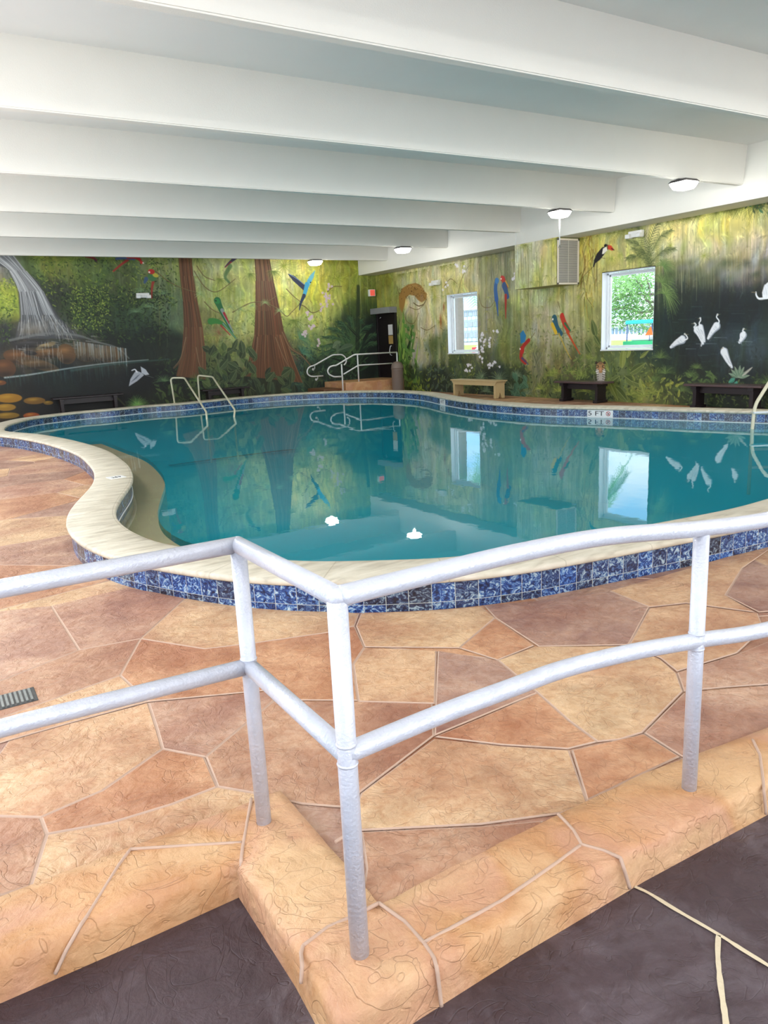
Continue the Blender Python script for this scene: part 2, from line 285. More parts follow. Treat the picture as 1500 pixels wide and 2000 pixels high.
class Mural:
    def __init__(s, width, to_uz, wz=3.5):
        s.wz = wz; s.W, s.H = int(width*RES), int(wz*RES)
        s.to_uz = to_uz
        s.a = np.zeros((s.H, s.W, 3))
    def p(s, x, y):
        u, z = s.to_uz(x, y); return u*RES, (s.wz-z)*RES
    def k(s, x, y):
        a = s.p(x, y); b = s.p(x, y+4); return abs(b[1]-a[1])/4
    def field(s, pts, sx=38, sy=30):
        sx *= 1.0
        st = 6
        gy, gx = np.mgrid[0:s.H+st:st, 0:s.W+st:st]
        num = np.zeros(gy.shape+(3,)); den = np.full(gy.shape, 1e-9)
        for x, y, c in pts:
            cx, cy = s.p(x, y)
            w = np.exp(-((gx-cx)/sx)**2-((gy-cy)/sy)**2)+1e-4/(1+((gx-cx)**2+(gy-cy)**2)/400)
            num += w[..., None]*np.array(c)/255; den += w
        f = num/den[..., None]
        yi = np.arange(s.H)/st; xi = np.arange(s.W)/st
        y0 = yi.astype(int); x0 = xi.astype(int); fy = (yi-y0)[:, None, None]; fx = (xi-x0)[None, :, None]
        s.a = (f[y0][:, x0]*(1-fx)+f[y0][:, x0+1]*fx)*(1-fy)+(f[y0+1][:, x0]*(1-fx)+f[y0+1][:, x0+1]*fx)*fy
    def streaks(s, amt, seed=1):
        n = vnoise(s.H, s.W, 90, 3.2, seed)*.5+vnoise(s.H, s.W, 50, 7, seed+1)*.3+vnoise(s.H, s.W, 120, 16, seed+2)*.4-.6
        s.a *= (1+amt*n*2)[..., None]
        b = vnoise(s.H, s.W, 14, 14, seed+3)*.6+vnoise(s.H, s.W, 6, 5, seed+4)*.4-.5
        s.a *= (1+amt*b*1.3)[..., None]
        s.a[..., 0] *= 1+.12*(vnoise(s.H, s.W, 30, 12, seed+5)-.5); s.a[..., 2] *= 1+.3*(vnoise(s.H, s.W, 30, 12, seed+6)-.5)
    def grade(s, sat, gain, lift=0):
        L = s.a.mean(-1, keepdims=True); s.a = np.clip((L+(s.a-L)*sat)*gain+lift, 0, 1)
    def warp(s, amt, seed):
        d = (vnoise(s.H, s.W, 34, 26, seed)-.5)*2*amt+(vnoise(s.H, s.W, 14, 10, seed+1)-.5)*amt*.5
        X = np.clip((np.arange(s.W)[None, :]+d), 0, s.W-1.001); x0 = X.astype(int); f = (X-x0)[..., None]; r = np.arange(s.H)[:, None]
        s.a = s.a[r, x0]*(1-f)+s.a[r, x0+1]*f
    def contrast(s, k, mid=.42): s.a = np.clip((s.a-mid)*k+mid, 0, 1)
    def dabs(s, n, lo=.72, hi=1.32, L=7, w=2.6, vert=.6):
        for i in range(n):
            x, y = prng.uniform(0, s.W-1), prng.uniform(0, s.H-1); c = s.a[int(y), int(x)]*255*prng.uniform(lo, hi)
            t = math.pi/2+prng.normal(0, .35) if prng.random() < vert else prng.uniform(0, math.pi); l = L*prng.uniform(.5, 1.5)
            s.line_c([(x, y), (x+math.cos(t)*l, y+math.sin(t)*l)], w*prng.uniform(.4, 1.3), .5, c, prng.uniform(.3, .75), 1.2)
    def _blend(s, x0, y0, m, col):
        v = s.a[y0:y0+m.shape[0], x0:x0+m.shape[1]]
        v += (np.array(col)/255-v)*m[..., None]
    def _box(s, xs, ys, pad):
        x0 = max(0, int(min(xs)-pad)); x1 = min(s.W, int(max(xs)+pad)+2)
        y0 = max(0, int(min(ys)-pad)); y1 = min(s.H, int(max(ys)+pad)+2)
        if x1 <= x0 or y1 <= y0: return None
        gy, gx = np.mgrid[y0:y1, x0:x1]; return x0, y0, gx+.5, gy+.5
    def line_c(s, pts, w0, w1, col, a=1.0, soft=1.0):       # canvas coordinates
        xs = [q[0] for q in pts]; ys = [q[1] for q in pts]
        b = s._box(xs, ys, max(w0, w1)+soft+1)
        if b is None: return
        x0, y0, gx, gy = b; m = np.zeros(gx.shape); n = len(pts)-1
        for i in range(n):
            ax, ay = pts[i]; bx, by = pts[i+1]; dx, dy = bx-ax, by-ay; L = dx*dx+dy*dy+1e-9
            t = np.clip(((gx-ax)*dx+(gy-ay)*dy)/L, 0, 1)
            d = np.hypot(gx-ax-t*dx, gy-ay-t*dy)-(w0+(w1-w0)*(i+t)/n)*.5
            m = np.maximum(m, np.clip(.5-d/soft, 0, 1))
        s._blend(x0, y0, m*a, col)
    def curve(s, pts, w0, w1, col, a=1.0, soft=1.0, wob=0):  # photo coordinates
        q = [s.p(*t) for t in pts]; k = s.k(*pts[0]); out = []
        if len(q) > 2:
            e = [q[0]]+q+[q[-1]]
            for i in range(1, len(e)-2):
                for t in np.linspace(0, 1, 6)[:-1]:
                    out.append(tuple(.5*((2*e[i][j])+(-e[i-1][j]+e[i+1][j])*t+(2*e[i-1][j]-5*e[i][j]+4*e[i+1][j]-e[i+2][j])*t*t+(-e[i-1][j]+3*e[i][j]-3*e[i+1][j]+e[i+2][j])*t**3) for j in (0, 1)))
            out.append(q[-1])
        else: out = q
        if wob: out = [(x+prng.normal(0, wob), y+prng.normal(0, wob)) for x, y in out]
        s.line_c(out, w0*k, w1*k, col, a, soft)
    def poly(s, pts, col, a=1.0, soft=1.2):
        q = [s.p(*t) for t in pts]
        b = s._box([t[0] for t in q], [t[1] for t in q], 2)
        if b is None: return
        x0, y0, gx, gy = b; ins = np.zeros(gx.shape, bool); dm = np.full(gx.shape, 1e9)
        for i in range(len(q)):
            (ax, ay), (bx, by) = q[i], q[(i+1) % len(q)]
            c = ((ay > gy) != (by > gy)) & (gx < (bx-ax)*(gy-ay)/(by-ay+1e-12)+ax); ins ^= c
            dx, dy = bx-ax, by-ay; t = np.clip(((gx-ax)*dx+(gy-ay)*dy)/(dx*dx+dy*dy+1e-9), 0, 1)
            dm = np.minimum(dm, np.hypot(gx-ax-t*dx, gy-ay-t*dy))
        m = np.clip(.5+np.where(ins, dm, -dm)/soft, 0, 1)
        s._blend(x0, y0, m*a, col)
    def blob(s, x, y, rx, ry, col, a=.8, rot=0, hard=False):
        cx, cy = s.p(x, y); k = s.k(x, y); rx *= k; ry *= k
        R = max(rx, ry)*(1.1 if hard else 2.2)
        b = s._box([cx-R, cx+R], [cy-R, cy+R], 1)
        if b is None: return
        x0, y0, gx, gy = b; c, n = math.cos(rot), math.sin(rot)
        u = ((gx-cx)*c+(gy-cy)*n)/rx; v = (-(gx-cx)*n+(gy-cy)*c)/ry; d = np.hypot(u, v)
        m = np.clip((1-d)*min(rx, ry)+.5, 0, 1) if hard else np.exp(-d*d)
        s._blend(x0, y0, m*a, col)
    def leaf(s, x, y, ang, L, w, col, edge=None, a=.95):
        k = s.k(x, y); cx, cy = s.p(x, y); L *= k; w *= k
        ex, ey = cx+math.cos(ang)*L, cy+math.sin(ang)*L
        b = s._box([cx, ex], [cy, ey], w+1)
        if b is None: return
        x0, y0, gx, gy = b; c, n = math.cos(ang), math.sin(ang)
        u = ((gx-cx)*c+(gy-cy)*n)/L; v = (-(gx-cx)*n+(gy-cy)*c)
        prof = w*np.sin(np.pi*np.clip(u, 0, 1)**.8)**.9*.5
        prof = np.nan_to_num(prof)
        m = np.clip(prof-np.abs(v)+.4, 0, 1)*((u > 0) & (u < 1))
        s._blend(x0, y0, m*a, col)
        if edge is not None:
            lo = np.array(col)*.6+np.array(edge)*.4
            s._blend(x0, y0, m*(v > 0)*.5, lo)
            s._blend(x0, y0, np.clip(1-np.abs(v), 0, 1)*m*.6, edge)
            s._blend(x0, y0, m*np.clip(1.2-(prof-np.abs(v)), 0, 1)*.45, edge)
    def fan(s, x, y, R, n, a0, a1, c1, c2, w=1.3, droop=.25, al=.85):
        k = s.k(x, y); cx, cy = s.p(x, y)
        for i in range(n):
            t = math.radians(a0+(a1-a0)*(i+prng.random()*.7)/n); r = R*k*(.7+.3*prng.random())
            pts = [(cx+math.cos(t)*r*q, cy-math.sin(t)*r*q+droop*r*q*q) for q in (0, .35, .7, 1)]
            f = prng.random(); col = [c1[j]*(1-f)+c2[j]*f for j in range(3)]
            s.line_c(pts, w*k, .25*k, col, al, 1.0)
    def feather(s, pts, L, n, c1, c2, w=1.2, ang=.9, al=.85):
        for i in range(n):
            t = i/(n-1)*(len(pts)-1.001); j = int(t); f = t-j
            x = pts[j][0]*(1-f)+pts[j+1][0]*f; y = pts[j][1]*(1-f)+pts[j+1][1]*f
            d = math.atan2(pts[j+1][1]-pts[j][1], pts[j+1][0]-pts[j][0]); e = i/(n-1); l = L*(.45+.55*math.sin(math.pi*min(1, e+.15)))
            for sg in (-1, 1):
                q = d+sg*ang*(1-.4*e)
                ff = prng.random(); col = [c1[m]*(1-ff)+c2[m]*ff for m in range(3)]
                s.curve([(x, y), (x+math.cos(q)*l*.6, y+math.sin(q)*l*.6+l*.05), (x+math.cos(q)*l, y+math.sin(q)*l+l*.25)], w, .3, col, al)
        s.curve(pts, w*.9, w*.5, c2, al)
    def scatter(s, x0, x1, y0, y1, n, kinds, w, L, up=False, a=.8):
        for i in range(n):
            x = prng.uniform(x0, x1); y = prng.uniform(y0, y1); c = kinds[prng.integers(len(kinds))]
            t = prng.uniform(0, 2*math.pi) if not up else -math.pi/2+prng.normal(0, .5)
            s.leaf(x, y, t, L*prng.uniform(.6, 1.3), w*prng.uniform(.7, 1.2), c, None, a)
    def orchid(s, x, y, r, n, col=(228, 225, 232)):
        for i in range(n):
            px, py = x+prng.normal(0, r), y+prng.normal(0, r*1.1)
            for q in range(4):
                t = q*1.57+prng.random(); s.blob(px+math.cos(t)*1.3, py+math.sin(t)*1.3, 1.5, 1.5, col, .85, 0, True)
            s.blob(px, py, .7, .7, (180, 140, 160), .7, 0, True)

def bush(m, x0, x1, y0, y1, n, pal, L=14, w=6, edge=(120, 150, 90)):
    for i in range(n):
        y = y0+(y1-y0)*(i+prng.random())/n; x = prng.uniform(x0, x1); c = pal[prng.integers(len(pal))]
        m.leaf(x, y, prng.uniform(-2.9, -.2) if prng.random() < .7 else prng.uniform(0, 3), L*prng.uniform(.7, 1.3), w*prng.uniform(.7, 1.2), c, edge, .92)

def paint_back():
    m = Mural(14.4, lambda x, y: (lambda q: (q[0]+2.0, q[2]))(on_y(x, y, WY)), 4.24)
    D = (22, 30, 22); F = (62, 78, 34); K = (8, 11, 12)
    m.field([(-120, 560, F), (-120, 650, D), (-120, 760, K), (0, 520, (110, 110, 100)), (10, 590, (140, 150, 50)), (10, 660, (40, 42, 40)), (60, 530, (70, 90, 40)), (110, 520, (120, 125, 40)),
      (150, 520, (90, 110, 45)), (200, 520, (75, 95, 40)), (100, 570, (45, 50, 40)), (160, 600, (55, 72, 34)), (210, 600, (42, 60, 32)), (250, 560, (70, 82, 40)), (300, 560, (90, 105, 60)), (320, 610, (80, 100, 62)),
      (260, 620, (45, 66, 40)), (330, 520, (120, 130, 70)), (290, 660, (24, 32, 24)), (240, 680, D), (330, 690, (30, 38, 24)), (100, 640, (60, 62, 52)), (50, 700, (70, 60, 45)), (200, 700, (50, 48, 38)),
      (0, 740, (20, 28, 27)), (100, 740, (16, 28, 27)), (200, 740, (14, 20, 20)), (300, 740, K), (60, 775, K), (200, 775, K), (320, 775, (20, 30, 16)), (0, 790, (40, 32, 12)), (100, 800, K),
      (400, 530, (150, 155, 95)), (430, 520, (170, 175, 110)), (470, 540, (165, 170, 90)), (440, 570, (150, 160, 80)), (480, 600, (170, 178, 90)), (460, 640, (160, 165, 90)), (410, 650, (120, 120, 60)),
      (420, 700, (75, 88, 45)), (470, 690, (110, 118, 60)), (380, 760, (16, 24, 14)), (450, 750, (28, 38, 22)), (520, 760, (34, 42, 24)), (560, 540, (215, 208, 120)), (590, 520, (210, 205, 90)),
      (560, 600, (190, 192, 80)), (620, 560, (190, 188, 60)), (650, 520, (165, 165, 55)), (690, 520, (130, 135, 30)), (660, 570, (180, 182, 80)), (620, 620, (165, 172, 80)), (590, 640, (140, 150, 80)),
      (690, 560, (130, 140, 40)), (720, 560, (105, 115, 40)), (600, 670, (90, 115, 70)), (640, 670, (100, 120, 55)), (590, 720, (40, 66, 52)), (640, 720, (28, 46, 34)), (690, 640, (34, 52, 34)), (690, 700, (20, 34, 24)),
      (640, 755, (22, 34, 26)), (720, 640, (16, 24, 16)), (700, 600, (60, 80, 34)), (760, 600, (60, 80, 34)), (560, 690, (96, 80, 50))], 36, 27)
    m.grade(.85, 1.10)
    m.streaks(.20, 10); m.warp(10, 90); m.dabs(9000, vert=.4)
    # mist shafts and hanging streaks
    for i in range(170):
        x = prng.uniform(300, 735); y = prng.uniform(500, 600); c = [(225, 222, 170), (195, 200, 120), (120, 130, 50), (150, 150, 60)][prng.integers(4)]
        m.curve([(x, y), (x+1, y+prng.uniform(20, 90))], prng.uniform(.6, 3), .5, c, prng.uniform(.12, .45), 2.5)
    for i in range(46):
        x = prng.uniform(60, 340); y = prng.uniform(500, 560)
        m.curve([(x, y), (x, y+prng.uniform(20, 80))], prng.uniform(.6, 1.8), .5, (130, 150, 110), prng.uniform(.1, .35), 2)
    # left hanging foliage and bushes
    gl = [(70, 92, 30), (100, 125, 40), (45, 66, 26), (140, 155, 60), (28, 42, 20)]
    m.scatter(60, 345, 500, 600, 900, gl, 2.2, 7)
    m.scatter(120, 330, 570, 670, 900, [(38, 54, 26), (60, 82, 34), (24, 36, 20), (20, 28, 18)], 2.6, 8)
    m.scatter(140, 215, 560, 645, 420, [(120, 145, 50), (165, 180, 75), (60, 84, 34), (150, 165, 70)], 1.7, 5)
    m.scatter(0, 32, 545, 610, 160, [(150, 170, 50), (190, 200, 80), (80, 105, 34)], 2, 6)
    m.scatter(0, 26, 600, 670, 90, [(40, 58, 26), (70, 95, 34)], 2, 6)
    m.scatter(-300, -5, 500, 690, 700, gl, 3, 9)
    for x, y in ((125, 505), (150, 498), (75, 500), (215, 500)): m.fan(x, y, 28, 16, 180, 360, (90, 110, 40), (160, 170, 70), 1, -.1)
    for x, y in ((275, 570), (320, 575), (290, 600), (265, 610)): m.fan(x, y, 26, 26, 10, 175, (70, 105, 70), (140, 165, 120), .9, .6, .6)
    # waterfall
    m.poly([(-60, 470), (20, 495), (48, 527), (75, 550), (92, 580), (112, 615), (135, 640), (165, 662), (30, 662), (40, 620), (36, 565), (15, 525), (-60, 500)], (74, 76, 78), 1, 4)
    for i in range(330):
        t = prng.random(); x0 = -25+t*62; a = prng.random()
        x0 = -30+t*54; pts = [(x0, 495), (20+t*30, 530), (38+t*46, 570), (42+t*66, 615), (38+t*102, 655)]
        j = prng.integers(0, 3); c = [(150, 152, 155), (215, 218, 220), (120, 122, 125), (60, 62, 66), (195, 200, 202)][prng.integers(5)]
        m.curve([(x+prng.normal(0, 1.2), y) for x, y in pts[j:j+3]], prng.uniform(.6, 2.2), .5, c, prng.uniform(.25, .75), 1.5)
    m.blob(68, 640, 28, 9, (150, 145, 135), .6)
    m.blob(60, 648, 20, 6, (120, 108, 90), .6)
    for i in range(120):
        x = prng.uniform(36, 150); y = 618+abs(x-80)*.35+prng.uniform(-6, 22); m.curve([(x, y), (x+(x-70)*.08, y+prng.uniform(8, 22))], prng.uniform(.8, 2), .5, [(200, 202, 200), (150, 148, 140), (100, 94, 84)][prng.integers(3)], prng.uniform(.3, .7), 1.4)
    for i in range(60):
        y = prng.uniform(655, 690); x = prng.uniform(30, 190); m.curve([(x, y), (x+prng.uniform(12, 34), y+prng.uniform(0, 5))], prng.uniform(1, 2.6), .6, [(176, 176, 172), (60, 56, 54), (120, 112, 100)][prng.integers(3)], .5, 1.5)
    m.curve([(20, 665), (90, 652), (150, 655), (190, 668), (230, 680), (252, 700)], 5, 3, (120, 122, 120), .7, 2)
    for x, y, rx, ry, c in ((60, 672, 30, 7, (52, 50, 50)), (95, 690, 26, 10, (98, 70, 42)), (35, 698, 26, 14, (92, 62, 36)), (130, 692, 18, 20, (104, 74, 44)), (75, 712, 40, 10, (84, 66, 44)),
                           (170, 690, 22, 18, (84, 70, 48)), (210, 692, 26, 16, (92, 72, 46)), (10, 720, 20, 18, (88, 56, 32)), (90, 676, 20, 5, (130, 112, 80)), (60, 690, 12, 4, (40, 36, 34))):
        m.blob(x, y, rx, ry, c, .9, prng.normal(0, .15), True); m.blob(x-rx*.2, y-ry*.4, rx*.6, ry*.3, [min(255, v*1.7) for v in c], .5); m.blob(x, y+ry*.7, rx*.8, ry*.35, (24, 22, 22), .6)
    for i in range(170):
        x = prng.uniform(145, 250); y = 667+(x-145)*.14; m.curve([(x-2, y), (x, y+prng.uniform(15, 36))], 1.5, .5, [(190, 195, 195), (150, 160, 158), (60, 50, 40), (110, 80, 50)][prng.integers(4)], prng.uniform(.3, .7), 1.5)
    for i in range(60):
        x = prng.uniform(22, 125); y = prng.uniform(668, 705); m.curve([(x, y), (x+1, y+prng.uniform(6, 28))], 1.1, .4, (180, 186, 186), prng.uniform(.2, .6), 1.2)
    m.curve([(10, 738), (60, 732), (140, 719), (210, 710), (290, 703)], 3.5, 1.5, (185, 200, 200), .75, 2.5)
    m.curve([(140, 724), (220, 712), (330, 702)], 5, 2, (70, 105, 100), .5, 3)
    for i in range(70):
        x = prng.uniform(10, 250); y = 738-x*.12; m.curve([(x, y), (x+2, y+prng.uniform(8, 30))], 1.4, .5, (62, 90, 86), prng.uniform(.15, .5), 1.8)
    # dark undergrowth, rocks and heron
    for x, y, rx, ry, c in ((18, 778, 24, 9, (158, 112, 28)), (68, 783, 20, 7, (118, 84, 28)), (12, 796, 18, 7, (150, 112, 34)), (95, 787, 9, 4, (112, 86, 28)), (15, 812, 22, 6, (128, 98, 28)), (62, 812, 15, 6, (140, 62, 22)), (0, 748, 12, 5, (108, 62, 32)), (-60, 780, 26, 10, (120, 84, 28)), (-110, 800, 26, 10, (100, 66, 28))):
        m.blob(x, y, rx, ry, c, .95, .05, True); m.blob(x-rx*.2, y-ry*.3, rx*.5, ry*.4, (205, 165, 60), .5)
    m.curve([(218, 771), (232, 780), (244, 792)], 5, 3, (70, 72, 45), .8, 1.5)
    m.fan(268, 792, 28, 44, 0, 180, (70, 130, 60), (150, 190, 100), 1, .25)
    m.poly([(275, 716), (285, 722), (292, 732), (284, 733), (277, 729)], (185, 190, 198), 1); m.poly([(266, 724), (276, 728), (282, 733), (268, 745), (252, 755), (255, 741), (261, 731)], (170, 175, 184), 1)
    m.curve([(258, 724), (264, 722), (268, 727)], 2, 3, (220, 222, 228), .95); m.curve([(284, 733), (300, 738)], .9, .4, (150, 150, 150), .8)
    for i in range(8): m.curve([(268-i*1.6, 735+i*1.6), (274-i, 731+i*1.2)], .7, .4, (70, 75, 90), .7)
    for i in range(60):
        x = prng.uniform(380, 720); y = prng.uniform(500, 660); m.fan(x, y, prng.uniform(8, 20), 14, 150, 390, (100, 116, 44), (200, 200, 100), .8, .4, .5)
    m.scatter(400, 700, 620, 700, 500, [(110, 130, 56), (80, 100, 44), (150, 160, 80)], 2.2, 8, a=.6)
    m.scatter(560, 700, 680, 775, 500, [(40, 64, 50), (60, 92, 66), (26, 40, 30), (84, 116, 76)], 2.6, 9, a=.7)
    m.scatter(300, 420, 700, 790, 300, [(34, 52, 26), (60, 80, 36), (16, 24, 14)], 2.6, 9, a=.7)
    # trees
    def trunk(L, R, n, cols):
        m.poly(L+R[::-1], cols[0], 1, 2)
        for i in range(n):
            t = prng.random(); j = prng.integers(0, len(L)-2); pts = [(L[q][0]*(1-t)+R[q][0]*t+prng.normal(0, .7), L[q][1]*(1-t)+R[q][1]*t) for q in range(j, min(len(L), j+3))]
            m.curve(pts, prng.uniform(.8, 2.4), .6, cols[prng.integers(1, len(cols))], prng.uniform(.3, .75), 1.5)
    tc = [(96, 62, 38), (58, 36, 24), (132, 88, 56), (160, 116, 80), (74, 44, 28), (120, 64, 40), (108, 92, 60)]
    trunk([(348, 490), (352, 540), (358, 590), (360, 640), (356, 690), (344, 735)], [(374, 490), (378, 540), (386, 590), (396, 640), (402, 690), (404, 742)], 150, tc)
    trunk([(497, 490), (500, 550), (499, 610), (497, 655), (487, 700), (478, 735)], [(524, 490), (535, 550), (547, 605), (556, 655), (572, 700), (592, 748)], 190, tc)
    for pts in ([(553, 650), (568, 680), (590, 695), (612, 720)], [(540, 660), (556, 700), (575, 730)], [(505, 660), (500, 700), (478, 720)], [(365, 660), (355, 700), (340, 720)], [(385, 680), (392, 715), (404, 740)]):
        m.curve(pts, 7, 2, (104, 72, 48), .8, 2); m.curve([(x-1.5, y-1) for x, y in pts], 1.2, .6, (180, 150, 110), .6)
    # vines
    for pts in ([(305, 530), (330, 550), (360, 565), (385, 572)], [(380, 530), (400, 560), (425, 570), (460, 545)], [(455, 610), (490, 592), (520, 590), (535, 583), (541, 577)], [(520, 592), (545, 605), (560, 618), (570, 610), (585, 595)], [(585, 594), (597, 600), (610, 611), (625, 606), (632, 600)],
                [(640, 570), (652, 560), (668, 560)], [(560, 565), (575, 580), (588, 590)], [(385, 520), (400, 540), (420, 548)], [(400, 590), (415, 605), (430, 612)]):
        m.curve(pts, 2.2, 1.4, (92, 74, 42), .85); m.curve([(x, y-.8) for x, y in pts], .6, .5, (190, 180, 120), .5)
    for x, y in ((390, 575), (518, 592), (545, 608), (450, 600), (470, 605), (493, 598)): m.fan(x, y, 13, 22, -30, 210, (110, 140, 80), (180, 200, 140), .8, .3, .8)
    for x, y, R in ((490, 535, 16), (535, 530, 20), (575, 625, 26), (385, 500, 22), (430, 545, 16)): m.fan(x, y, R, 26, 160, 380, (70, 96, 34), (150, 160, 70), 1.1, .3, .8)
    for x, y, R in ((555, 520, 40), (700, 530, 44), (660, 545, 34), (740, 540, 40), (715, 515, 36)): m.fan(x, y, R, 30, 0, 360, (110, 128, 30), (190, 195, 80), 1, .2, .7)
    # ground plants
    dk = [(34, 50, 32), (48, 64, 40), (26, 38, 26), (62, 78, 44), (40, 58, 42)]
    bush(m, 400, 500, 680, 770, 60, [(52, 66, 38), (70, 88, 44), (40, 52, 30)], 20, 12, (130, 142, 96))
    bush(m, 500, 620, 725, 775, 44, dk, 22, 13, (110, 125, 84)); bush(m, 380, 480, 745, 790, 40, dk, 17, 9, (96, 110, 60)); bush(m, 310, 400, 755, 790, 34, dk, 14, 6, (80, 96, 40))
    for x, y in ((475, 690), (500, 700), (465, 720), (500, 730), (520, 745), (550, 735), (570, 748), (430, 720), (450, 745)):
        m.leaf(x, y, prng.uniform(-2.7, -.4), 26, 15, (50, 66, 40), (150, 160, 110))
    m.fan(385, 745, 26, 30, 10, 170, (50, 80, 40), (110, 140, 70), 1, .3); m.fan(320, 745, 24, 30, 0, 180, (40, 66, 40), (110, 140, 90), 1, .3)
    m.fan(585, 662, 32, 40, -20, 100, (60, 110, 84), (120, 160, 110), 1, .4); m.fan(590, 690, 30, 40, -20, 120, (40, 84, 70), (90, 140, 110), 1.1, .4)
    # the great palm left of the door
    pc = ((24, 46, 34), (70, 104, 66))
    for a, L in ((200, 66), (185, 60), (170, 62), (150, 66), (130, 70), (112, 74), (95, 80), (78, 74), (60, 70), (40, 60), (20, 50), (215, 50)):
        t = math.radians(a); x, y = 690, 680
        pts = [(x, y), (x+math.cos(t)*L*.5, y-math.sin(t)*L*.6), (x+math.cos(t)*L*1.0, y-math.sin(t)*L*.85+L*.10)]
        m.feather(pts, 17, 20, pc[0], pc[1], 2.2, .6, .9)
    for i in range(60):
        t = prng.uniform(.2, 2.9); m.leaf(695+prng.normal(0, 8), 700+prng.normal(0, 14), -t, prng.uniform(30, 60), prng.uniform(4, 7), [(26, 46, 32), (44, 70, 44), (64, 92, 54), (16, 28, 20)][prng.integers(4)], (110, 140, 80) if i % 4 == 0 else None)
    m.leaf(665, 668, 2.6, 22, 14, (90, 110, 80), (160, 170, 140)); m.leaf(660, 670, 1.6, 26, 9, (70, 90, 66), (130, 144, 110)); m.leaf(690, 675, 2.9, 36, 15, (60, 84, 60), (140, 155, 120))
    m.curve([(700, 560), (700, 600), (698, 680)], 7, 10, (30, 44, 28), .7, 3)
    for x, y, r, n in ((635, 575, 4, 7), (643, 588, 5, 9), (628, 597, 3, 4), (602, 612, 2.5, 3), (608, 622, 3, 6), (612, 640, 4, 7), (594, 652, 4, 6), (620, 668, 3, 4), (646, 556, 3, 4)): m.orchid(x, y, r, n, (215, 195, 205))
    # birds
    m.curve([(222, 530), (236, 518), (250, 508)], 3, 5, (150, 40, 34), .95); m.curve([(228, 506), (246, 504), (262, 506)], 5, 6, (66, 84, 128), .95); m.curve([(250, 502), (266, 503), (274, 508)], 7, 6, (170, 34, 30), 1); m.blob(277, 513, 3.4, 3, (190, 40, 34), 1, 0, True); m.blob(280, 514, 1.6, 1.5, (235, 225, 210), 1, 0, True)
    m.curve([(168, 500), (180, 503), (188, 508)], 7, 4, (110, 20, 20), .95); m.curve([(186, 508), (190, 512)], 4, 2, (60, 30, 50), .9)
    m.curve([(300, 548), (297, 565), (297, 583)], 6, 2.4, (150, 52, 40), 1); m.curve([(286, 545), (283, 552)], 8, 5, (60, 84, 120), .95); m.blob(298, 541, 9, 9, (64, 112, 66), 1, 0, True); m.blob(304, 538, 6, 4, (200, 180, 60), .9, .3, True); m.blob(296, 531, 7, 5, (180, 34, 30), 1, 0, True); m.blob(292, 532, 1.8, 1.8, (235, 230, 220), 1, 0, True)
    m.curve([(425, 588), (430, 600), (440, 622), (454, 648)], 15, 5, (38, 104, 58), 1); m.curve([(434, 606), (446, 630), (456, 650)], 7, 2, (140, 150, 150), .95); m.curve([(438, 612), (448, 632)], 5, 2, (165, 34, 44), .95); m.blob(425, 589, 5.5, 5, (40, 130, 66), 1, 0, True); m.blob(422, 588, 1.6, 1.3, (18, 24, 20), 1, 0, True)
    m.curve([(412, 628), (424, 628), (440, 636), (460, 660)], 13, 3, (60, 128, 56), 1); m.curve([(432, 636), (450, 655)], 4, 2, (165, 60, 54), .9); m.curve([(436, 632), (462, 662)], 2.5, 1, (130, 150, 165), .8)
    m.fan(428, 650, 18, 30, 0, 360, (150, 70, 60), (110, 130, 60), 1, .1, .6)
    m.poly([(562, 535), (575, 539), (590, 552), (600, 560), (596, 570), (585, 560), (572, 548)], (48, 54, 78), 1); m.curve([(566, 536), (582, 546), (594, 556)], 1.6, 1, (130, 160, 200), .8)
    m.poly([(600, 548), (606, 538), (616, 528), (613, 542), (606, 556), (602, 564)], (120, 196, 214), 1); m.curve([(600, 556), (596, 572), (592, 584)], 10, 6, (70, 165, 205), 1); m.curve([(594, 578), (588, 592), (585, 606)], 8, 1.5, (44, 58, 84), 1); m.blob(604, 550, 4, 4, (90, 180, 215), 1, 0, True); m.blob(607, 552, 1.4, 1.2, (20, 20, 26), 1, 0, True)
    m.curve([(460, 504), (448, 514), (440, 522)], 7, 2, (52, 44, 76), .95); m.curve([(452, 512), (440, 523)], 2.5, 1, (160, 40, 40), .9)
    m.curve([(450, 520), (440, 540), (448, 552)], 9, 4, (46, 92, 48), .6, 3)
    return m

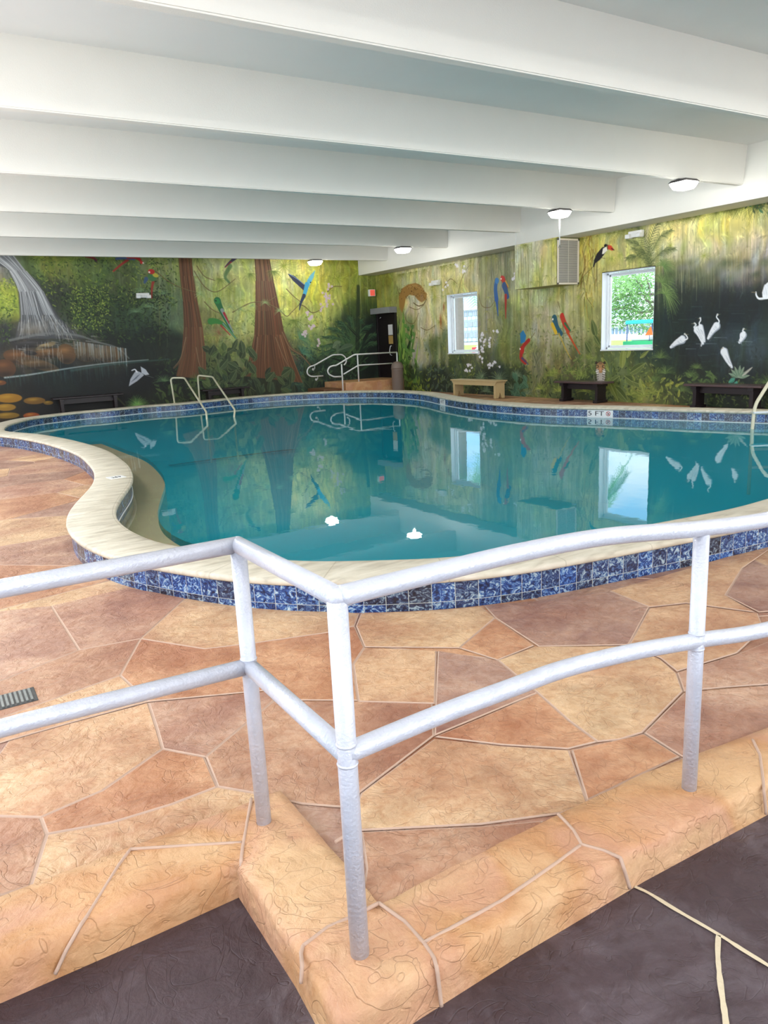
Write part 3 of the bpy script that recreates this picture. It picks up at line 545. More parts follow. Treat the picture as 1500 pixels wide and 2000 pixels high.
def paint_right():
    m = Mural(16.4, lambda x, y: (lambda q: (WY-q[1], q[2]))(on_x(x, y, WX)))
    m.field([(745, 550, (130, 135, 50)), (760, 590, (140, 145, 60)), (800, 540, (180, 178, 120)), (850, 530, (195, 190, 135)), (900, 520, (190, 185, 130)), (950, 500, (130, 128, 90)), (1000, 480, (120, 122, 90)), (1000, 530, (165, 162, 120)),
      (820, 600, (200, 185, 140)), (860, 600, (195, 186, 120)), (790, 640, (120, 130, 70)), (830, 650, (190, 172, 135)), (850, 680, (100, 115, 70)), (880, 560, (185, 180, 95)), (820, 690, (150, 150, 120)), (800, 740, (60, 78, 40)), (850, 740, (40, 52, 40)),
      (900, 720, (70, 84, 50)), (940, 700, (92, 96, 66)), (950, 640, (140, 135, 110)), (990, 640, (120, 130, 70)), (960, 740, (30, 40, 34)), (1000, 740, (48, 62, 38)), (1040, 560, (185, 184, 110)), (1060, 500, (195, 190, 140)), (1050, 640, (165, 158, 120)), (1010, 690, (110, 115, 55)),
      (1080, 600, (185, 182, 125)), (1100, 560, (190, 188, 100)), (1110, 650, (160, 155, 105)), (1060, 700, (130, 125, 80)), (1100, 710, (110, 100, 56)), (1050, 760, (100, 108, 50)), (1100, 760, (80, 92, 44)), (1150, 500, (205, 185, 70)), (1155, 560, (190, 180, 90)), (1150, 620, (150, 148, 70)),
      (1140, 690, (90, 100, 44)), (1200, 480, (190, 186, 110)), (1210, 500, (185, 180, 90)), (1240, 450, (170, 165, 100)), (1200, 730, (92, 105, 50)), (1250, 730, (84, 98, 46)), (1260, 770, (140, 142, 58)), (1210, 770, (96, 106, 48)), (1150, 760, (60, 70, 34)), (1290, 700, (40, 60, 44)),
      (1300, 450, (212, 205, 130)), (1350, 440, (215, 208, 125)), (1400, 440, (225, 215, 90)), (1450, 430, (205, 196, 100)), (1490, 440, (185, 175, 115)), (1320, 490, (205, 198, 140)), (1380, 500, (200, 190, 135)), (1440, 500, (195, 182, 140)), (1480, 510, (150, 145, 140)),
      (1320, 530, (92, 100, 60)), (1370, 535, (84, 92, 70)), (1420, 530, (110, 110, 88)), (1470, 535, (110, 98, 84)), (1300, 580, (46, 62, 44)), (1350, 575, (26, 36, 32)), (1420, 575, (20, 28, 28)), (1490, 575, (18, 30, 28)), (1350, 620, (22, 36, 34)), (1440, 620, (20, 32, 34)),
      (1300, 640, (30, 50, 42)), (1350, 670, (24, 32, 36)), (1400, 670, (44, 62, 62)), (1460, 670, (62, 80, 78)), (1500, 640, (34, 50, 50)), (1350, 710, (28, 38, 32)), (1420, 705, (40, 54, 52)), (1480, 700, (46, 62, 60)), (1320, 750, (40, 56, 34)), (1400, 750, (36, 48, 36)), (1470, 740, (24, 32, 28)),
      (1350, 780, (46, 60, 30)), (1300, 780, (96, 100, 46)), (1480, 780, (40, 50, 26)), (1560, 500, (170, 165, 110)), (1600, 600, (30, 44, 40)), (1600, 700, (40, 54, 46)), (1700, 500, (190, 185, 120)), (1700, 650, (60, 78, 50)), (1560, 780, (46, 60, 30))], 40, 24)
    m.grade(.78, 1.04)
    m.streaks(.17, 40); m.warp(11, 70); m.dabs(9000, vert=.45)
    for i in range(560):
        x = prng.uniform(745, 1560); top = 537-(x-735)*.197; y = top+prng.uniform(0, 120)
        if 1320 < x and y > 520: continue
        c = [(225, 215, 175), (200, 196, 140), (120, 118, 62), (150, 140, 85), (96, 100, 50), (232, 226, 190)][prng.integers(6)]
        m.curve([(x, y), (x+prng.normal(0, 1.5), y+prng.uniform(20, 90))], prng.uniform(.5, 2.2), .5, c, prng.uniform(.15, .5), 2)
    for x in (950, 962, 985, 992, 1003, 1018, 1033, 1075, 1095, 1100, 1120):
        m.curve([(x, 500), (x+prng.normal(0, 3), 600), (x+prng.normal(0, 5), 690)], 1.4, 1.2, (110, 116, 50), .7)
    for i in range(120):                         # grey-brown drapes of moss
        x = prng.uniform(935, 1005); m.curve([(x, prng.uniform(470, 540)), (x+prng.normal(0, 4), prng.uniform(540, 610))], 2, .8, [(105, 108, 82), (140, 140, 115), (84, 88, 60)][prng.integers(3)], .35, 2)
    for i in range(26):
        x = prng.uniform(750, 1170); t_ = 545-(x-735)*.197; w = prng.uniform(4, 12); c = [(206, 198, 160), (190, 184, 150), (214, 204, 170), (160, 158, 110)][prng.integers(4)]; b_ = prng.uniform(630, 720)
        m.curve([(x, t_), (x+prng.normal(0, 3), (t_+b_)/2), (x+prng.normal(0, 4), b_)], w, w*1.2, c, .35, 6); m.curve([(x+w*.5, t_), (x+w*.5+prng.normal(0, 2), b_)], 1.2, .8, (120, 116, 70), .45)
    for i in range(70):
        x = prng.uniform(750, 1280); y = prng.uniform(545-(x-735)*.197, 690); R = prng.uniform(8, 20); m.fan(x, y, R, 14, 150, 390, (96, 104, 44), (196, 192, 110), .8, .4, .5)
    m.scatter(760, 1280, 640, 720, 700, [(96, 108, 50), (130, 138, 70), (70, 84, 40), (160, 160, 96)], 2.4, 8, a=.6)
    m.scatter(800, 1290, 715, 790, 800, [(50, 66, 34), (96, 110, 52), (130, 140, 66), (30, 42, 28)], 3, 10, a=.75)
    m.scatter(1300, 1560, 735, 795, 420, [(50, 66, 34), (84, 100, 50), (24, 34, 26), (110, 124, 66)], 3, 10, a=.75)
    # top fringe of foliage
    for i in range(60):
        x = prng.uniform(745, 1480); y = 545-(x-735)*.197; m.fan(x, y, prng.uniform(12, 24), 14, 180, 360, (90, 98, 40), (150, 150, 70), .9, -.1, .5)
    def tendril(pts, w=1.6, c=(104, 84, 46)): m.curve(pts, w, w*.7, c, .8)
    for pts in ([(776, 560), (782, 585), (788, 610), (795, 628), (808, 632), (818, 612)], [(800, 600), (815, 605), (828, 596)], [(822, 640), (835, 645), (850, 636)], [(868, 560), (880, 545), (893, 555)], [(895, 575), (902, 545), (915, 520)], [(935, 575), (942, 598), (958, 600), (968, 585)],
                [(1045, 650), (1038, 660), (1030, 668)], [(1128, 560), (1140, 540), (1160, 520), (1168, 505), (1182, 505)], [(1140, 545), (1146, 580), (1160, 600)], [(1165, 502), (1166, 560)], [(1080, 655), (1100, 652), (1120, 648)], [(1090, 590), (1096, 610)]): tendril(pts)
    for i in range(60): x = prng.uniform(1135, 1165); y = prng.uniform(455, 600); m.curve([(x, y), (x+prng.normal(0, 5), y+prng.uniform(10, 34))], 2.4, .8, [(110, 74, 26), (150, 120, 44), (92, 92, 36), (190, 170, 70)][prng.integers(4)], .6, 1.5)
    for x, y, R in ((850, 580, 24), (845, 560, 16), (905, 515, 16), (1064, 560, 22), (1075, 585, 20), (1062, 480, 16), (1195, 505, 14), (1210, 500, 13), (1130, 580, 14), (1310, 480, 14), (1375, 500, 20)):
        m.fan(x, y, R, 30, 0, 360, (120, 130, 50), (190, 190, 100), .9, .3, .6)
    # palms
    pc = ((52, 66, 34), (120, 128, 78))
    for pts in ([(1270, 520), (1268, 480), (1282, 440), (1300, 425)], [(1272, 515), (1250, 480), (1225, 470)], [(1272, 510), (1245, 500), (1225, 505)], [(1272, 500), (1255, 455), (1240, 435)], [(1275, 510), (1295, 490), (1318, 486)], [(1275, 490), (1290, 462), (1312, 450)], [(1272, 520), (1262, 495), (1236, 486)]):
        m.feather(pts, 15, 24, pc[0], pc[1], 1.5, .9, .85)
    for x, y, R in ((1292, 552, 44), (1300, 575, 38), (1296, 520, 34)): m.fan(x, y, R, 70, -75, 160, (66, 96, 48), (150, 170, 100), 1.1, .55, .8)
    for x, y, R in ((1455, 385, 44), (1478, 398, 40), (1500, 380, 40), (1430, 400, 26), (1530, 390, 44)): m.fan(x, y, R, 34, 170, 370, (56, 66, 24), (140, 140, 60), 1.4, .1, .85)
    m.scatter(1450, 1560, 385, 412, 60, [(44, 60, 30), (66, 88, 40), (40, 90, 60)], 4, 13)
    # blurred far trees over the dark pond
    for i in range(50): m.blob(prng.uniform(1305, 1560), prng.uniform(512, 545), prng.uniform(6, 16), prng.uniform(5, 12), [(84, 96, 52), (60, 74, 46), (120, 120, 90), (150, 148, 150), (40, 50, 36)][prng.integers(5)], .4)
    m.blob(1475, 510, 7, 16, (160, 165, 178), .6); m.blob(1362, 512, 6, 10, (150, 156, 150), .5)
    for i in range(90): x = prng.uniform(1320, 1560); m.curve([(x, prng.uniform(480, 540)), (x, prng.uniform(540, 575))], 1.1, .5, [(190, 185, 150), (150, 155, 140), (110, 120, 110)][prng.integers(3)], .3, 1.5)
    for i in range(110): x = prng.uniform(1290, 1600); y = prng.uniform(590, 720); m.curve([(x, y), (x+prng.uniform(10, 40), y+prng.uniform(-1, 1))], 1.2, .6, [(60, 80, 78), (90, 112, 110), (14, 22, 24), (40, 56, 56)][prng.integers(4)], prng.uniform(.1, .45), 1.5)
    for x0, x1, y in ((1360, 1400, 672), (1340, 1360, 682), (1440, 1470, 668), (1395, 1420, 660)): m.curve([(x0, y), (x1, y)], 1.1, .6, (170, 185, 190), .5, 1)
    # jaguar on its branch
    J = (150, 112, 58)
    m.poly([(780, 600), (779, 580), (785, 564), (797, 556), (812, 553), (823, 558), (828, 568), (834, 574), (833, 585), (824, 591), (816, 586), (810, 578), (800, 576), (793, 582), (790, 597), (786, 612)], J, .95, 2.5); m.curve([(797, 562), (812, 558), (824, 566)], 5, 3, (176, 138, 84), .6, 3); m.blob(824, 582, 6, 8, (150, 118, 80), 1, 0, True); m.curve([(808, 592), (818, 598), (828, 594), (833, 585)], 2.2, 2, (96, 78, 44), .9)
    for i in range(90): m.blob(prng.uniform(780, 830), prng.uniform(556, 584), 1.1, 1.0, (70, 46, 22), .75, 0, True) if prng.random() < .75 else None
    pass
    m.blob(867, 600, 2.6, 7, (140, 80, 36), .9); m.blob(861, 628, 3, 12, (146, 76, 34), .9)
    # bright blades right of the door
    for i in range(90): x = prng.normal(782, 9); m.leaf(x, prng.uniform(690, 745), -math.pi/2+prng.normal(0, .38), prng.uniform(28, 90), prng.uniform(4, 8), [(60, 96, 34), (100, 140, 60), (140, 165, 80), (44, 72, 30), (30, 50, 26)][prng.integers(5)], (150, 175, 100) if i % 3 == 0 else None)
    bush(m, 775, 812, 690, 770, 34, [(60, 92, 40), (84, 118, 54), (44, 66, 32)], 16, 9, (140, 165, 96)); bush(m, 788, 806, 630, 690, 14, [(60, 104, 52), (84, 128, 60)], 14, 9, (130, 160, 90))
    m.blob(823, 692, 12, 12, (185, 180, 160), .6); m.blob(850, 670, 20, 16, (70, 86, 48), .6)
    # mid-wall undergrowth
    dk = [(34, 46, 34), (52, 66, 46), (26, 34, 28), (74, 88, 50), (48, 66, 60)]
    bush(m, 830, 890, 718, 775, 60, dk, 11, 5, (130, 145, 120)); bush(m, 890, 960, 740, 785, 40, dk, 14, 6, (100, 120, 80)); bush(m, 800, 840, 745, 775, 30, [(90, 110, 40), (120, 135, 50)], 10, 4, (150, 165, 70))
    for x, y, R in ((975, 745, 40), (1000, 760, 30), (940, 740, 30), (1010, 735, 24), (1030, 770, 22), (950, 765, 26)): m.fan(x, y, R, 34, 0, 180, (50, 70, 50), (150, 165, 130), 1.3, .35)
    bush(m, 1005, 1035, 740, 775, 20, [(66, 100, 76), (50, 80, 62)], 16, 10, (120, 150, 120))
    for i in range(30): m.curve([(prng.uniform(1040, 1062), 690), (prng.uniform(1035, 1060), 730), (prng.uniform(1025, 1060), 778)], 2.5, 1, [(150, 145, 118), (110, 112, 84), (80, 86, 60)][prng.integers(3)], .4, 2)
    for x, y, r, n in ((942, 660, 5, 9), (955, 670, 4, 7), (946, 680, 4, 6), (966, 645, 3, 4), (938, 690, 4, 7), (958, 712, 3, 5), (917, 712, 3, 5), (912, 722, 3, 4), (968, 712, 4, 5), (942, 705, 3, 4), (1003, 540, 3, 4), (1001, 548, 2, 3), (908, 530, 3, 5), (893, 520, 3, 4), (870, 560, 4, 4)): m.orchid(x, y, r, n)
    # foliage by the second bench and window
    for x, y, R in ((1075, 735, 24), (1082, 730, 20), (1115, 728, 22), (1135, 735, 24), (1055, 760, 20), (1090, 765, 22), (1140, 765, 26), (1190, 760, 34), (1255, 775, 24), (1232, 772, 20), (1275, 770, 24), (1150, 700, 18)): m.fan(x, y, R, 40, 0, 180, (80, 96, 40), (175, 180, 90), 1.1, .3, .85)
    bush(m, 1105, 1160, 700, 745, 40, [(72, 88, 40), (98, 112, 50), (50, 62, 30)], 11, 5, (150, 160, 90))
    for x, y, a, L, w in ((1215, 720, -1.5, 44, 16), (1230, 730, -.5, 44, 16), (1220, 735, .5, 40, 18), (1210, 735, 2.6, 36, 14), (1235, 745, .3, 42, 16), (1200, 755, .7, 46, 18), (1190, 745, 1.0, 44, 15), (1225, 700, -1.3, 30, 12), (1165, 660, -1.9, 40, 16), (1155, 690, -2.2, 30, 14), (1160, 655, .9, 30, 12), (1250, 740, 1.2, 34, 12), (1250, 700, -.6, 26, 8), (1175, 700, .9, 34, 12)):
        m.leaf(x, y, a, L, w, [(96, 108, 48), (120, 130, 60), (74, 88, 42)][prng.integers(3)], (185, 188, 120))
    for x, y, R in ((1290, 700, 30), (1300, 730, 30), (1280, 745, 26), (1350, 735, 24), (1330, 765, 30), (1370, 760, 26), (1395, 765, 22), (1440, 760, 26), (1475, 765, 30), (1500, 750, 34), (1360, 720, 18), (1540, 760, 34), (1600, 770, 34)): m.fan(x, y, R, 40, 10, 170, (50, 72, 36), (120, 140, 80), 1.1, .35, .8)
    bush(m, 1340, 1400, 730, 775, 30, [(44, 62, 34), (60, 80, 40)], 14, 6, (120, 140, 84)); bush(m, 1240, 1330, 740, 790, 34, [(120, 128, 50), (84, 98, 44), (60, 76, 36)], 13, 6, (190, 190, 100))
    for a in (-2.8, -2.4, -2.0, -1.5, -1.1, -.6, -.2): m.leaf(1443, 738, a, 24, 7, (90, 120, 96), (190, 190, 170))
    m.leaf(1450, 735, -.7, 28, 5, (150, 150, 135), (210, 200, 190)); m.leaf(1436, 740, 2.6, 16, 9, (60, 130, 110), (120, 180, 160)); m.leaf(1440, 745, 1.9, 18, 9, (60, 130, 110), (120, 180, 160))
    # birds and cats
    m.curve([(970, 548), (968, 565), (970, 585)], 10, 12, (48, 96, 150), 1); m.curve([(970, 583), (973, 617)], 9, 2, (54, 92, 150), 1); m.blob(971, 549, 6, 6, (60, 120, 175), 1, 0, True)
    m.curve([(983, 545), (988, 562)], 11, 11, (180, 48, 34), 1); m.curve([(985, 558), (992, 580)], 14, 9, (50, 84, 130), 1); m.curve([(988, 550), (993, 560)], 4, 3, (200, 160, 60), .9); m.curve([(988, 578), (988, 622)], 8, 2, (160, 52, 40), 1); m.blob(981, 544, 5.5, 5.5, (190, 44, 34), 1, 0, True); m.blob(979, 545, 1.8, 1.8, (240, 232, 220), 1, 0, True)
    m.curve([(1033, 665), (1022, 678), (1018, 698), (1026, 708)], 8, 10, (165, 44, 34), 1); m.blob(1020, 684, 6, 8, (180, 44, 34), 1, 0, True); m.poly([(1017, 672), (1016, 652), (1022, 645), (1028, 656), (1026, 668)], (44, 120, 165), 1); m.curve([(1020, 700), (1032, 712)], 5, 2, (74, 70, 110), .9); m.blob(1016, 682, 1.8, 1.8, (240, 230, 220), 1, 0, True)
    m.curve([(1083, 622), (1088, 640), (1096, 652)], 14, 10, (44, 92, 110), 1); m.curve([(1079, 634), (1086, 650)], 8, 8, (215, 180, 50), 1); m.blob(1082, 622, 4.6, 5, (40, 90, 100), 1, 0, True); m.blob(1080, 624, 2, 2.2, (236, 232, 220), 1, 0, True)
    m.curve([(1098, 618), (1103, 632), (1110, 645)], 12, 11, (185, 58, 36), 1); m.curve([(1104, 632), (1114, 646)], 5, 4, (50, 110, 66), .95); m.blob(1098, 616, 4.4, 4.6, (190, 48, 34), 1, 0, True); m.curve([(1108, 648), (1120, 670), (1133, 692)], 6, 1.6, (188, 76, 34), 1); m.curve([(1092, 652), (1104, 680), (1116, 702)], 4, 1.5, (190, 160, 60), .8)
    # toucan
    m.poly([(1182, 482), (1176, 484), (1166, 496), (1160, 510), (1164, 514), (1172, 508), (1180, 498), (1185, 490)], (26, 24, 28), 1); m.curve([(1163, 508), (1160, 520)], 5, 3.5, (26, 24, 26), 1); m.poly([(1178, 486), (1184, 482), (1187, 489), (1180, 496), (1176, 497)], (232, 228, 215), 1)
    m.poly([(1186, 479), (1194, 480), (1200, 488), (1196, 490), (1187, 487)], (205, 70, 40), 1); m.curve([(1187, 479), (1187, 488)], 1.6, 1.4, (30, 26, 26), 1); m.blob(1183, 480, 4, 3, (26, 24, 28), 1, 0, True); m.curve([(1195, 486), (1200, 489)], 2.4, 1.5, (60, 20, 20), .9)
    # tiger
    T = (168, 128, 84)
    m.blob(1174, 735, 11, 15, (176, 168, 158), 1, 0, True); m.blob(1173, 718, 11, 11, T, 1, 0, True); m.blob(1165, 709, 3, 3, (60, 44, 34), 1, 0, True); m.blob(1181, 709, 3, 3, (60, 44, 34), 1, 0, True)
    m.blob(1167, 726, 4, 5, (225, 220, 212), .95, 0, True); m.blob(1180, 726, 4, 5, (225, 220, 212), .95, 0, True); m.blob(1173, 722, 3, 3, (200, 140, 110), 1, 0, True); m.blob(1169, 716, 1.3, 1, (24, 20, 16), 1, 0, True); m.blob(1177, 716, 1.3, 1, (24, 20, 16), 1, 0, True)
    for sg in (-1, 1):
        for i in range(9): y = 709+i*4.5; m.curve([(1173+sg*4, y), (1173+sg*11, y+(2-i*.3)*sg*0+2)], 1.2, .7, (34, 28, 26), .9)
    for i in range(4): m.curve([(1170+i*2, 706), (1171+i*1.4, 712)], 1, .6, (34, 28, 26), .9)
    m.curve([(1160, 735), (1166, 775), (1172, 782)], 3, 2, (120, 112, 104), .6)
    # egrets
    W = (224, 228, 232); S = (150, 158, 170)
    def egret(body, neck, legs, beak, w=9):
        w *= 1.45; m.curve(body, w*.3, w, S, 1); m.curve([(x-.8, y-.8) for x, y in body], w*.25, w*.8, W, 1)
        m.curve(neck, 3.2, 2.2, W, 1); m.blob(neck[-1][0], neck[-1][1], 2.2, 1.8, W, 1, 0, True); m.curve([neck[-1], beak], 1.3, .5, (150, 140, 110), .95)
        for a, b in legs: m.curve([a, b], .9, .7, (120, 120, 110), .7)
        for i in range(5): q = prng.random(); x = body[0][0]*(1-q)+body[-1][0]*q; y = body[0][1]*(1-q)+body[-1][1]*q; m.curve([(x-2, y-1), (x+3, y+4)], .7, .5, S, .6)
    egret([(1311, 679), (1322, 670), (1333, 664)], [(1335, 665), (1343, 662), (1341, 656), (1338, 653)], [((1327, 674), (1327, 683))], (1346, 654), 12)
    egret([(1374, 672), (1367, 655), (1362, 645)], [(1362, 645), (1356, 640), (1360, 635), (1357, 632)], [((1368, 672), (1368, 682))], (1351, 633), 11)
    egret([(1377, 668), (1374, 655), (1369, 640)], [(1369, 638), (1366, 632), (1369, 626), (1368, 622)], [], (1364, 623), 9)
    egret([(1384, 662), (1392, 648), (1400, 638)], [(1401, 637), (1405, 628), (1400, 620), (1402, 615)], [((1392, 658), (1386, 668))], (1408, 614), 12)
    egret([(1445, 670), (1450, 662), (1452, 656)], [(1452, 655), (1455, 650), (1451, 647), (1453, 643)], [], (1459, 644), 11)
    egret([(1430, 718), (1422, 704), (1415, 688)], [(1413, 686), (1411, 682), (1413, 680)], [((1428, 716), (1424, 726)), ((1426, 716), (1431, 724))], (1407, 683), 12)
    m.curve([(1374, 664), (1370, 676)], 5, 3, W, .8)
    m.poly([(1489, 572), (1493, 558), (1504, 549), (1520, 548), (1512, 566), (1500, 582), (1490, 583)], W, 1); m.curve([(1500, 582), (1484, 584), (1478, 578), (1477, 571)], 5, 2.5, W, 1); m.curve([(1477, 572), (1468, 571)], 1.4, .6, (150, 130, 100), 1)
    for i in range(6): m.curve([(1494+i*3, 556), (1491+i*3, 576)], .8, .5, S, .7)
    m.contrast(1.1)
    # mural continues past the right edge of the frame
    m.scatter(1530, 2600, 430, 800, 500, [(60, 84, 44), (110, 130, 60), (40, 60, 40)], 5, 16)
    return m
# ------------------------------------------------------------------ room shell
def structure(o): o['kind'] = 'structure'; return o
def painted_wall(name, m, place, holes):
    H, W = m.H, m.W
    px = np.arange(W+1)/RES; pz = m.wz-np.arange(H+1)/RES; pz[-1] = 0
    U, Z = np.meshgrid(px, pz); co = place(U.ravel(), Z.ravel())
    i = np.arange(H)[:, None]*(W+1)+np.arange(W)[None, :]
    q = np.stack([i, i+W+1, i+W+2, i+1], -1).reshape(-1, 4)
    uc = ((np.arange(W)+.5)/RES)[None, :].repeat(H, 0).ravel(); zc = (m.wz-(np.arange(H)+.5)/RES)[:, None].repeat(W, 1).ravel()
    keep = np.ones(len(q), bool)
    for u0, u1, z0, z1 in holes: keep &= ~((uc > u0) & (uc < u1) & (zc > z0) & (zc < z1))
    q = q[keep]; me = bpy.data.meshes.new(name)
    me.vertices.add(len(co)); me.vertices.foreach_set('co', co.astype(np.float32).ravel())
    me.loops.add(len(q)*4); me.loops.foreach_set('vertex_index', q.ravel().astype(np.int32))
    me.polygons.add(len(q)); me.polygons.foreach_set('loop_start', np.arange(0, len(q)*4, 4, dtype=np.int32))
    me.update(calc_edges=True)
    a = np.clip(m.a, 0, 1); a = np.pad(a, ((0, 1), (0, 1), (0, 0)), 'edge')
    a = np.where(a <= .04045, a/12.92, ((a+.055)/1.055)**2.4)
    at = me.attributes.new('paint', 'FLOAT_COLOR', 'POINT'); at.data.foreach_set('color', np.concatenate([a, np.ones(a.shape[:2]+(1,))], -1).astype(np.float32).ravel())
    return structure(link_mesh(name, me, M['mural']))
W1 = (15.33, 16.60, 1.04, 2.56); W2 = (9.94, 11.25, 1.06, 2.62)      # the two windows: y0, y1, z0, z1
mb = paint_back(); painted_wall('wall_back', mb, lambda u, z: np.stack([u-2.0, np.full_like(u, WY), z], -1), [])
mr = paint_right(); painted_wall('wall_right', mr, lambda u, z: np.stack([np.full_like(u, WX), WY-u, z], -1), [(WY-w[1], WY-w[0], w[2], w[3]) for w in (W1, W2)])
ACY0, ACX = 11.90, 11.72
_ac = mr                                                            # the duct is painted over with the same mural
bm = bmesh.new(); add_box(bm, (12.401, -4.2, -.4), (12.6, 3.75, 4.3)); add_box(bm, (12.42, 3.75, 3.5), (12.6, 20.4, 4.3)); structure(build('wall_right_near', bm, M['plaster'])).name = 'wall_right'
bm = bmesh.new()
for y0, y1 in ((3.70, W2[0]), (W2[1], W1[0]), (W1[1], 20.3)): add_box(bm, (12.42, y0, -.4), (12.6, y1, 3.5))
for w in (W1, W2): add_box(bm, (12.42, w[0], -.4), (12.6, w[1], w[2]-.02)); add_box(bm, (12.42, w[0], w[3]+.02), (12.6, w[1], 3.5))
structure(build('wall_right', bm, M['plaster']))
def opening_wall(name, axis, pos, th, a0, a1, holes):
    bm = bmesh.new()
    def b(p0, p1, z0, z1):
        if axis == 'y': add_box(bm, (p0, pos-th, z0), (p1, pos, z1))
        else: add_box(bm, (pos-th, p0, z0), (pos, p1, z1))
    c = a0
    for h0, h1, z0, z1 in holes: b(c, h0, -.6, 4.3); b(h0, h1, -.6, z0); b(h0, h1, z1, 4.3); c = h1
    b(c, a1, -.6, 4.3); structure(build(name, bm, M['plaster']))
opening_wall('wall_front', 'y', -4.0, .2, -2.2, 12.6, [(-1.6, 1.6, .3, 3.5), (1.9, 5.2, .3, 3.5), (5.5, 8.8, .3, 3.5), (9.1, 12.2, .3, 3.5)])
opening_wall('wall_left', 'x', -2.0, .2, -4.2, 20.35, [(-3.4, 0.2, .8, 3.2), (1.0, 5.0, .8, 3.2), (6.0, 10.0, .8, 3.2), (11.0, 15.0, .8, 3.2), (16.0, 19.6, .8, 3.2)])
structure(box('wall_back', (-2.2, 20.16, -.4), (12.6, 20.35, 4.3), M['plaster']))
structure(box('ceiling', (-2.2, -4.2, 4.22), (12.6, 20.35, 4.42), M['plaster']))
bn = 1
def trim(bm, m_='beam'):
    global bn
    o = structure(build('trim_%d' % bn, bm, M[m_])); bn += 1; return o
for y in (-2.45, 0.10, 2.68, 5.25, 7.81, 10.44, 13.06, 15.70, 18.50):  # precast concrete joists, slightly tapering
    bm = bmesh.new(); x0, x1 = -1.4, 11.82
    A = [(y, 3.64), (y+.115, 3.64), (y+.16, 4.23), (y-.045, 4.23)]
    a = [bm.verts.new((x0, p[0], p[1])) for p in A]; b = [bm.verts.new((x1, p[0], p[1])) for p in A]
    bm.faces.new(a); bm.faces.new(b[::-1])
    for i in range(4): bm.faces.new((a[i], b[i], b[(i+1) % 4], a[(i+1) % 4]))
    bmesh.ops.bevel(bm, geom=[e for e in bm.edges if abs(e.verts[0].co.z-3.64) < .01 and abs(e.verts[1].co.z-3.64) < .01], offset=.012, segments=2, affect='EDGES')
    trim(bm)
bm = bmesh.new(); add_box(bm, (11.8, -4.0, 3.39), (12.41, 20.15, 4.23), .008); trim(bm)
bm = bmesh.new(); add_box(bm, (-2.0, -4.0, 3.39), (-1.4, 20.15, 4.23), .008); trim(bm)

# ------------------------------------------------------------------ windows in the mural wall
for k, w in enumerate((W1, W2)):
    y0, y1, z0, z1 = w
    r = empty('window_%d' % (k+1), (12.4, (y0+y1)/2, z0), None, None); r['kind'] = 'structure'
    bm = bmesh.new(); t = .035
    for lo, hi in (((12.385, y0-.012, z0-.015), (12.60, y1+.012, z0+.012)), ((12.40, y0-.012, z1-.01), (12.60, y1+.012, z1+.012)), ((12.40, y0-.012, z0), (12.60, y0+.008, z1)), ((12.40, y1-.008, z0), (12.60, y1+.012, z1))): add_box(bm, lo, hi, .003)
    build('window_reveal', bm, M['vinyl'], r)
    bm = bmesh.new()
    for q, xx in ((0.02, 12.53), (0.055, 12.56)):
        for lo, hi in (((xx, y0+q, z0+q), (xx+.04, y1-q, z0+q+t)), ((xx, y0+q, z1-q-t), (xx+.04, y1-q, z1-q)), ((xx, y0+q, z0+q), (xx+.04, y0+q+t, z1-q)), ((xx, y1-q-t, z0+q), (xx+.04, y1-q, z1-q))): add_box(bm, lo, hi, .004)
    build('window_frame', bm, M['vinyl'], r)
    box('window_glass', (12.575, y0+.08, z0+.08), (12.581, y1-.08, z1-.08), M['glass'], r)

# ------------------------------------------------------------------ swimming pool
FAR = [(9, 838), (20, 832), (40, 826), (70, 819), (110, 814), (160, 808), (210, 804), (260, 799), (300, 795), (360, 791), (467, 780), (573, 772), (672, 768), (760, 767.5), (787, 768.5), (827, 772), (867, 780), (920, 788), (1000, 795), (1080, 799), (1163, 800.5), (1316, 805), (1463, 809)]
NEAR = [(9, 842), (67, 847), (133, 858), (200, 877), (233, 897), (250, 913), (255, 933), (250, 947), (230, 973), (218, 997), (220, 1010), (233, 1027), (260, 1043), (300, 1060), (333, 1067), (560, 1097), (640, 1097), (700, 1097), (750, 1095), (823, 1092), (935, 1084), (1404, 1000), (1500, 975)]
loop = [on_z(x, y, .205)[:2] for x, y in NEAR]+[(7.3, 3.25), (9.2, 3.6), (10.3, 4.3), (10.75, 5.4)]+[on_z(x, y, .16)[:2] for x, y in FAR[::-1]]
P_ = [tuple(v)[:2] for v in catmull([(float(a), float(b), 0) for a, b in loop], 8, True)]
def resample(P, step):
    P = np.array(P+[P[0]]); d = np.r_[0, np.cumsum(np.hypot(*np.diff(P, axis=0).T))]; n = int(d[-1]/step); t = np.linspace(0, d[-1], n, endpoint=False)
    return np.stack([np.interp(t, d, P[:, 0]), np.interp(t, d, P[:, 1])], -1)
INN = resample(P_, .07)
def smooth(P, s, sel=None):
    k = np.arange(-4*s, 4*s+1); g = np.exp(-(k/s)**2/2); g /= g.sum(); Q = sum(np.roll(P, -int(i), 0)*w for i, w in zip(k, g)); return Q
INN = resample([tuple(p) for p in smooth(INN, 3)], .07)
def offset(P, d):
    T = np.roll(P, -2, 0)-np.roll(P, 2, 0); T /= np.hypot(*T.T)[:, None]; return P+np.stack([T[:, 1], -T[:, 0]], -1)*d   # + = outward
area2 = np.sum(INN[:, 0]*np.roll(INN[:, 1], -1)-np.roll(INN[:, 0], -1)*INN[:, 1])
SG = 1 if area2 > 0 else -1
OUT = smooth(offset(INN, SG*.34), 3); MID = offset(INN, SG*.17)
S = np.r_[0, np.cumsum(np.hypot(*np.diff(INN, axis=0).T))]
SO = np.r_[0, np.cumsum(np.hypot(*np.diff(OUT, axis=0).T))]
NP = len(INN)
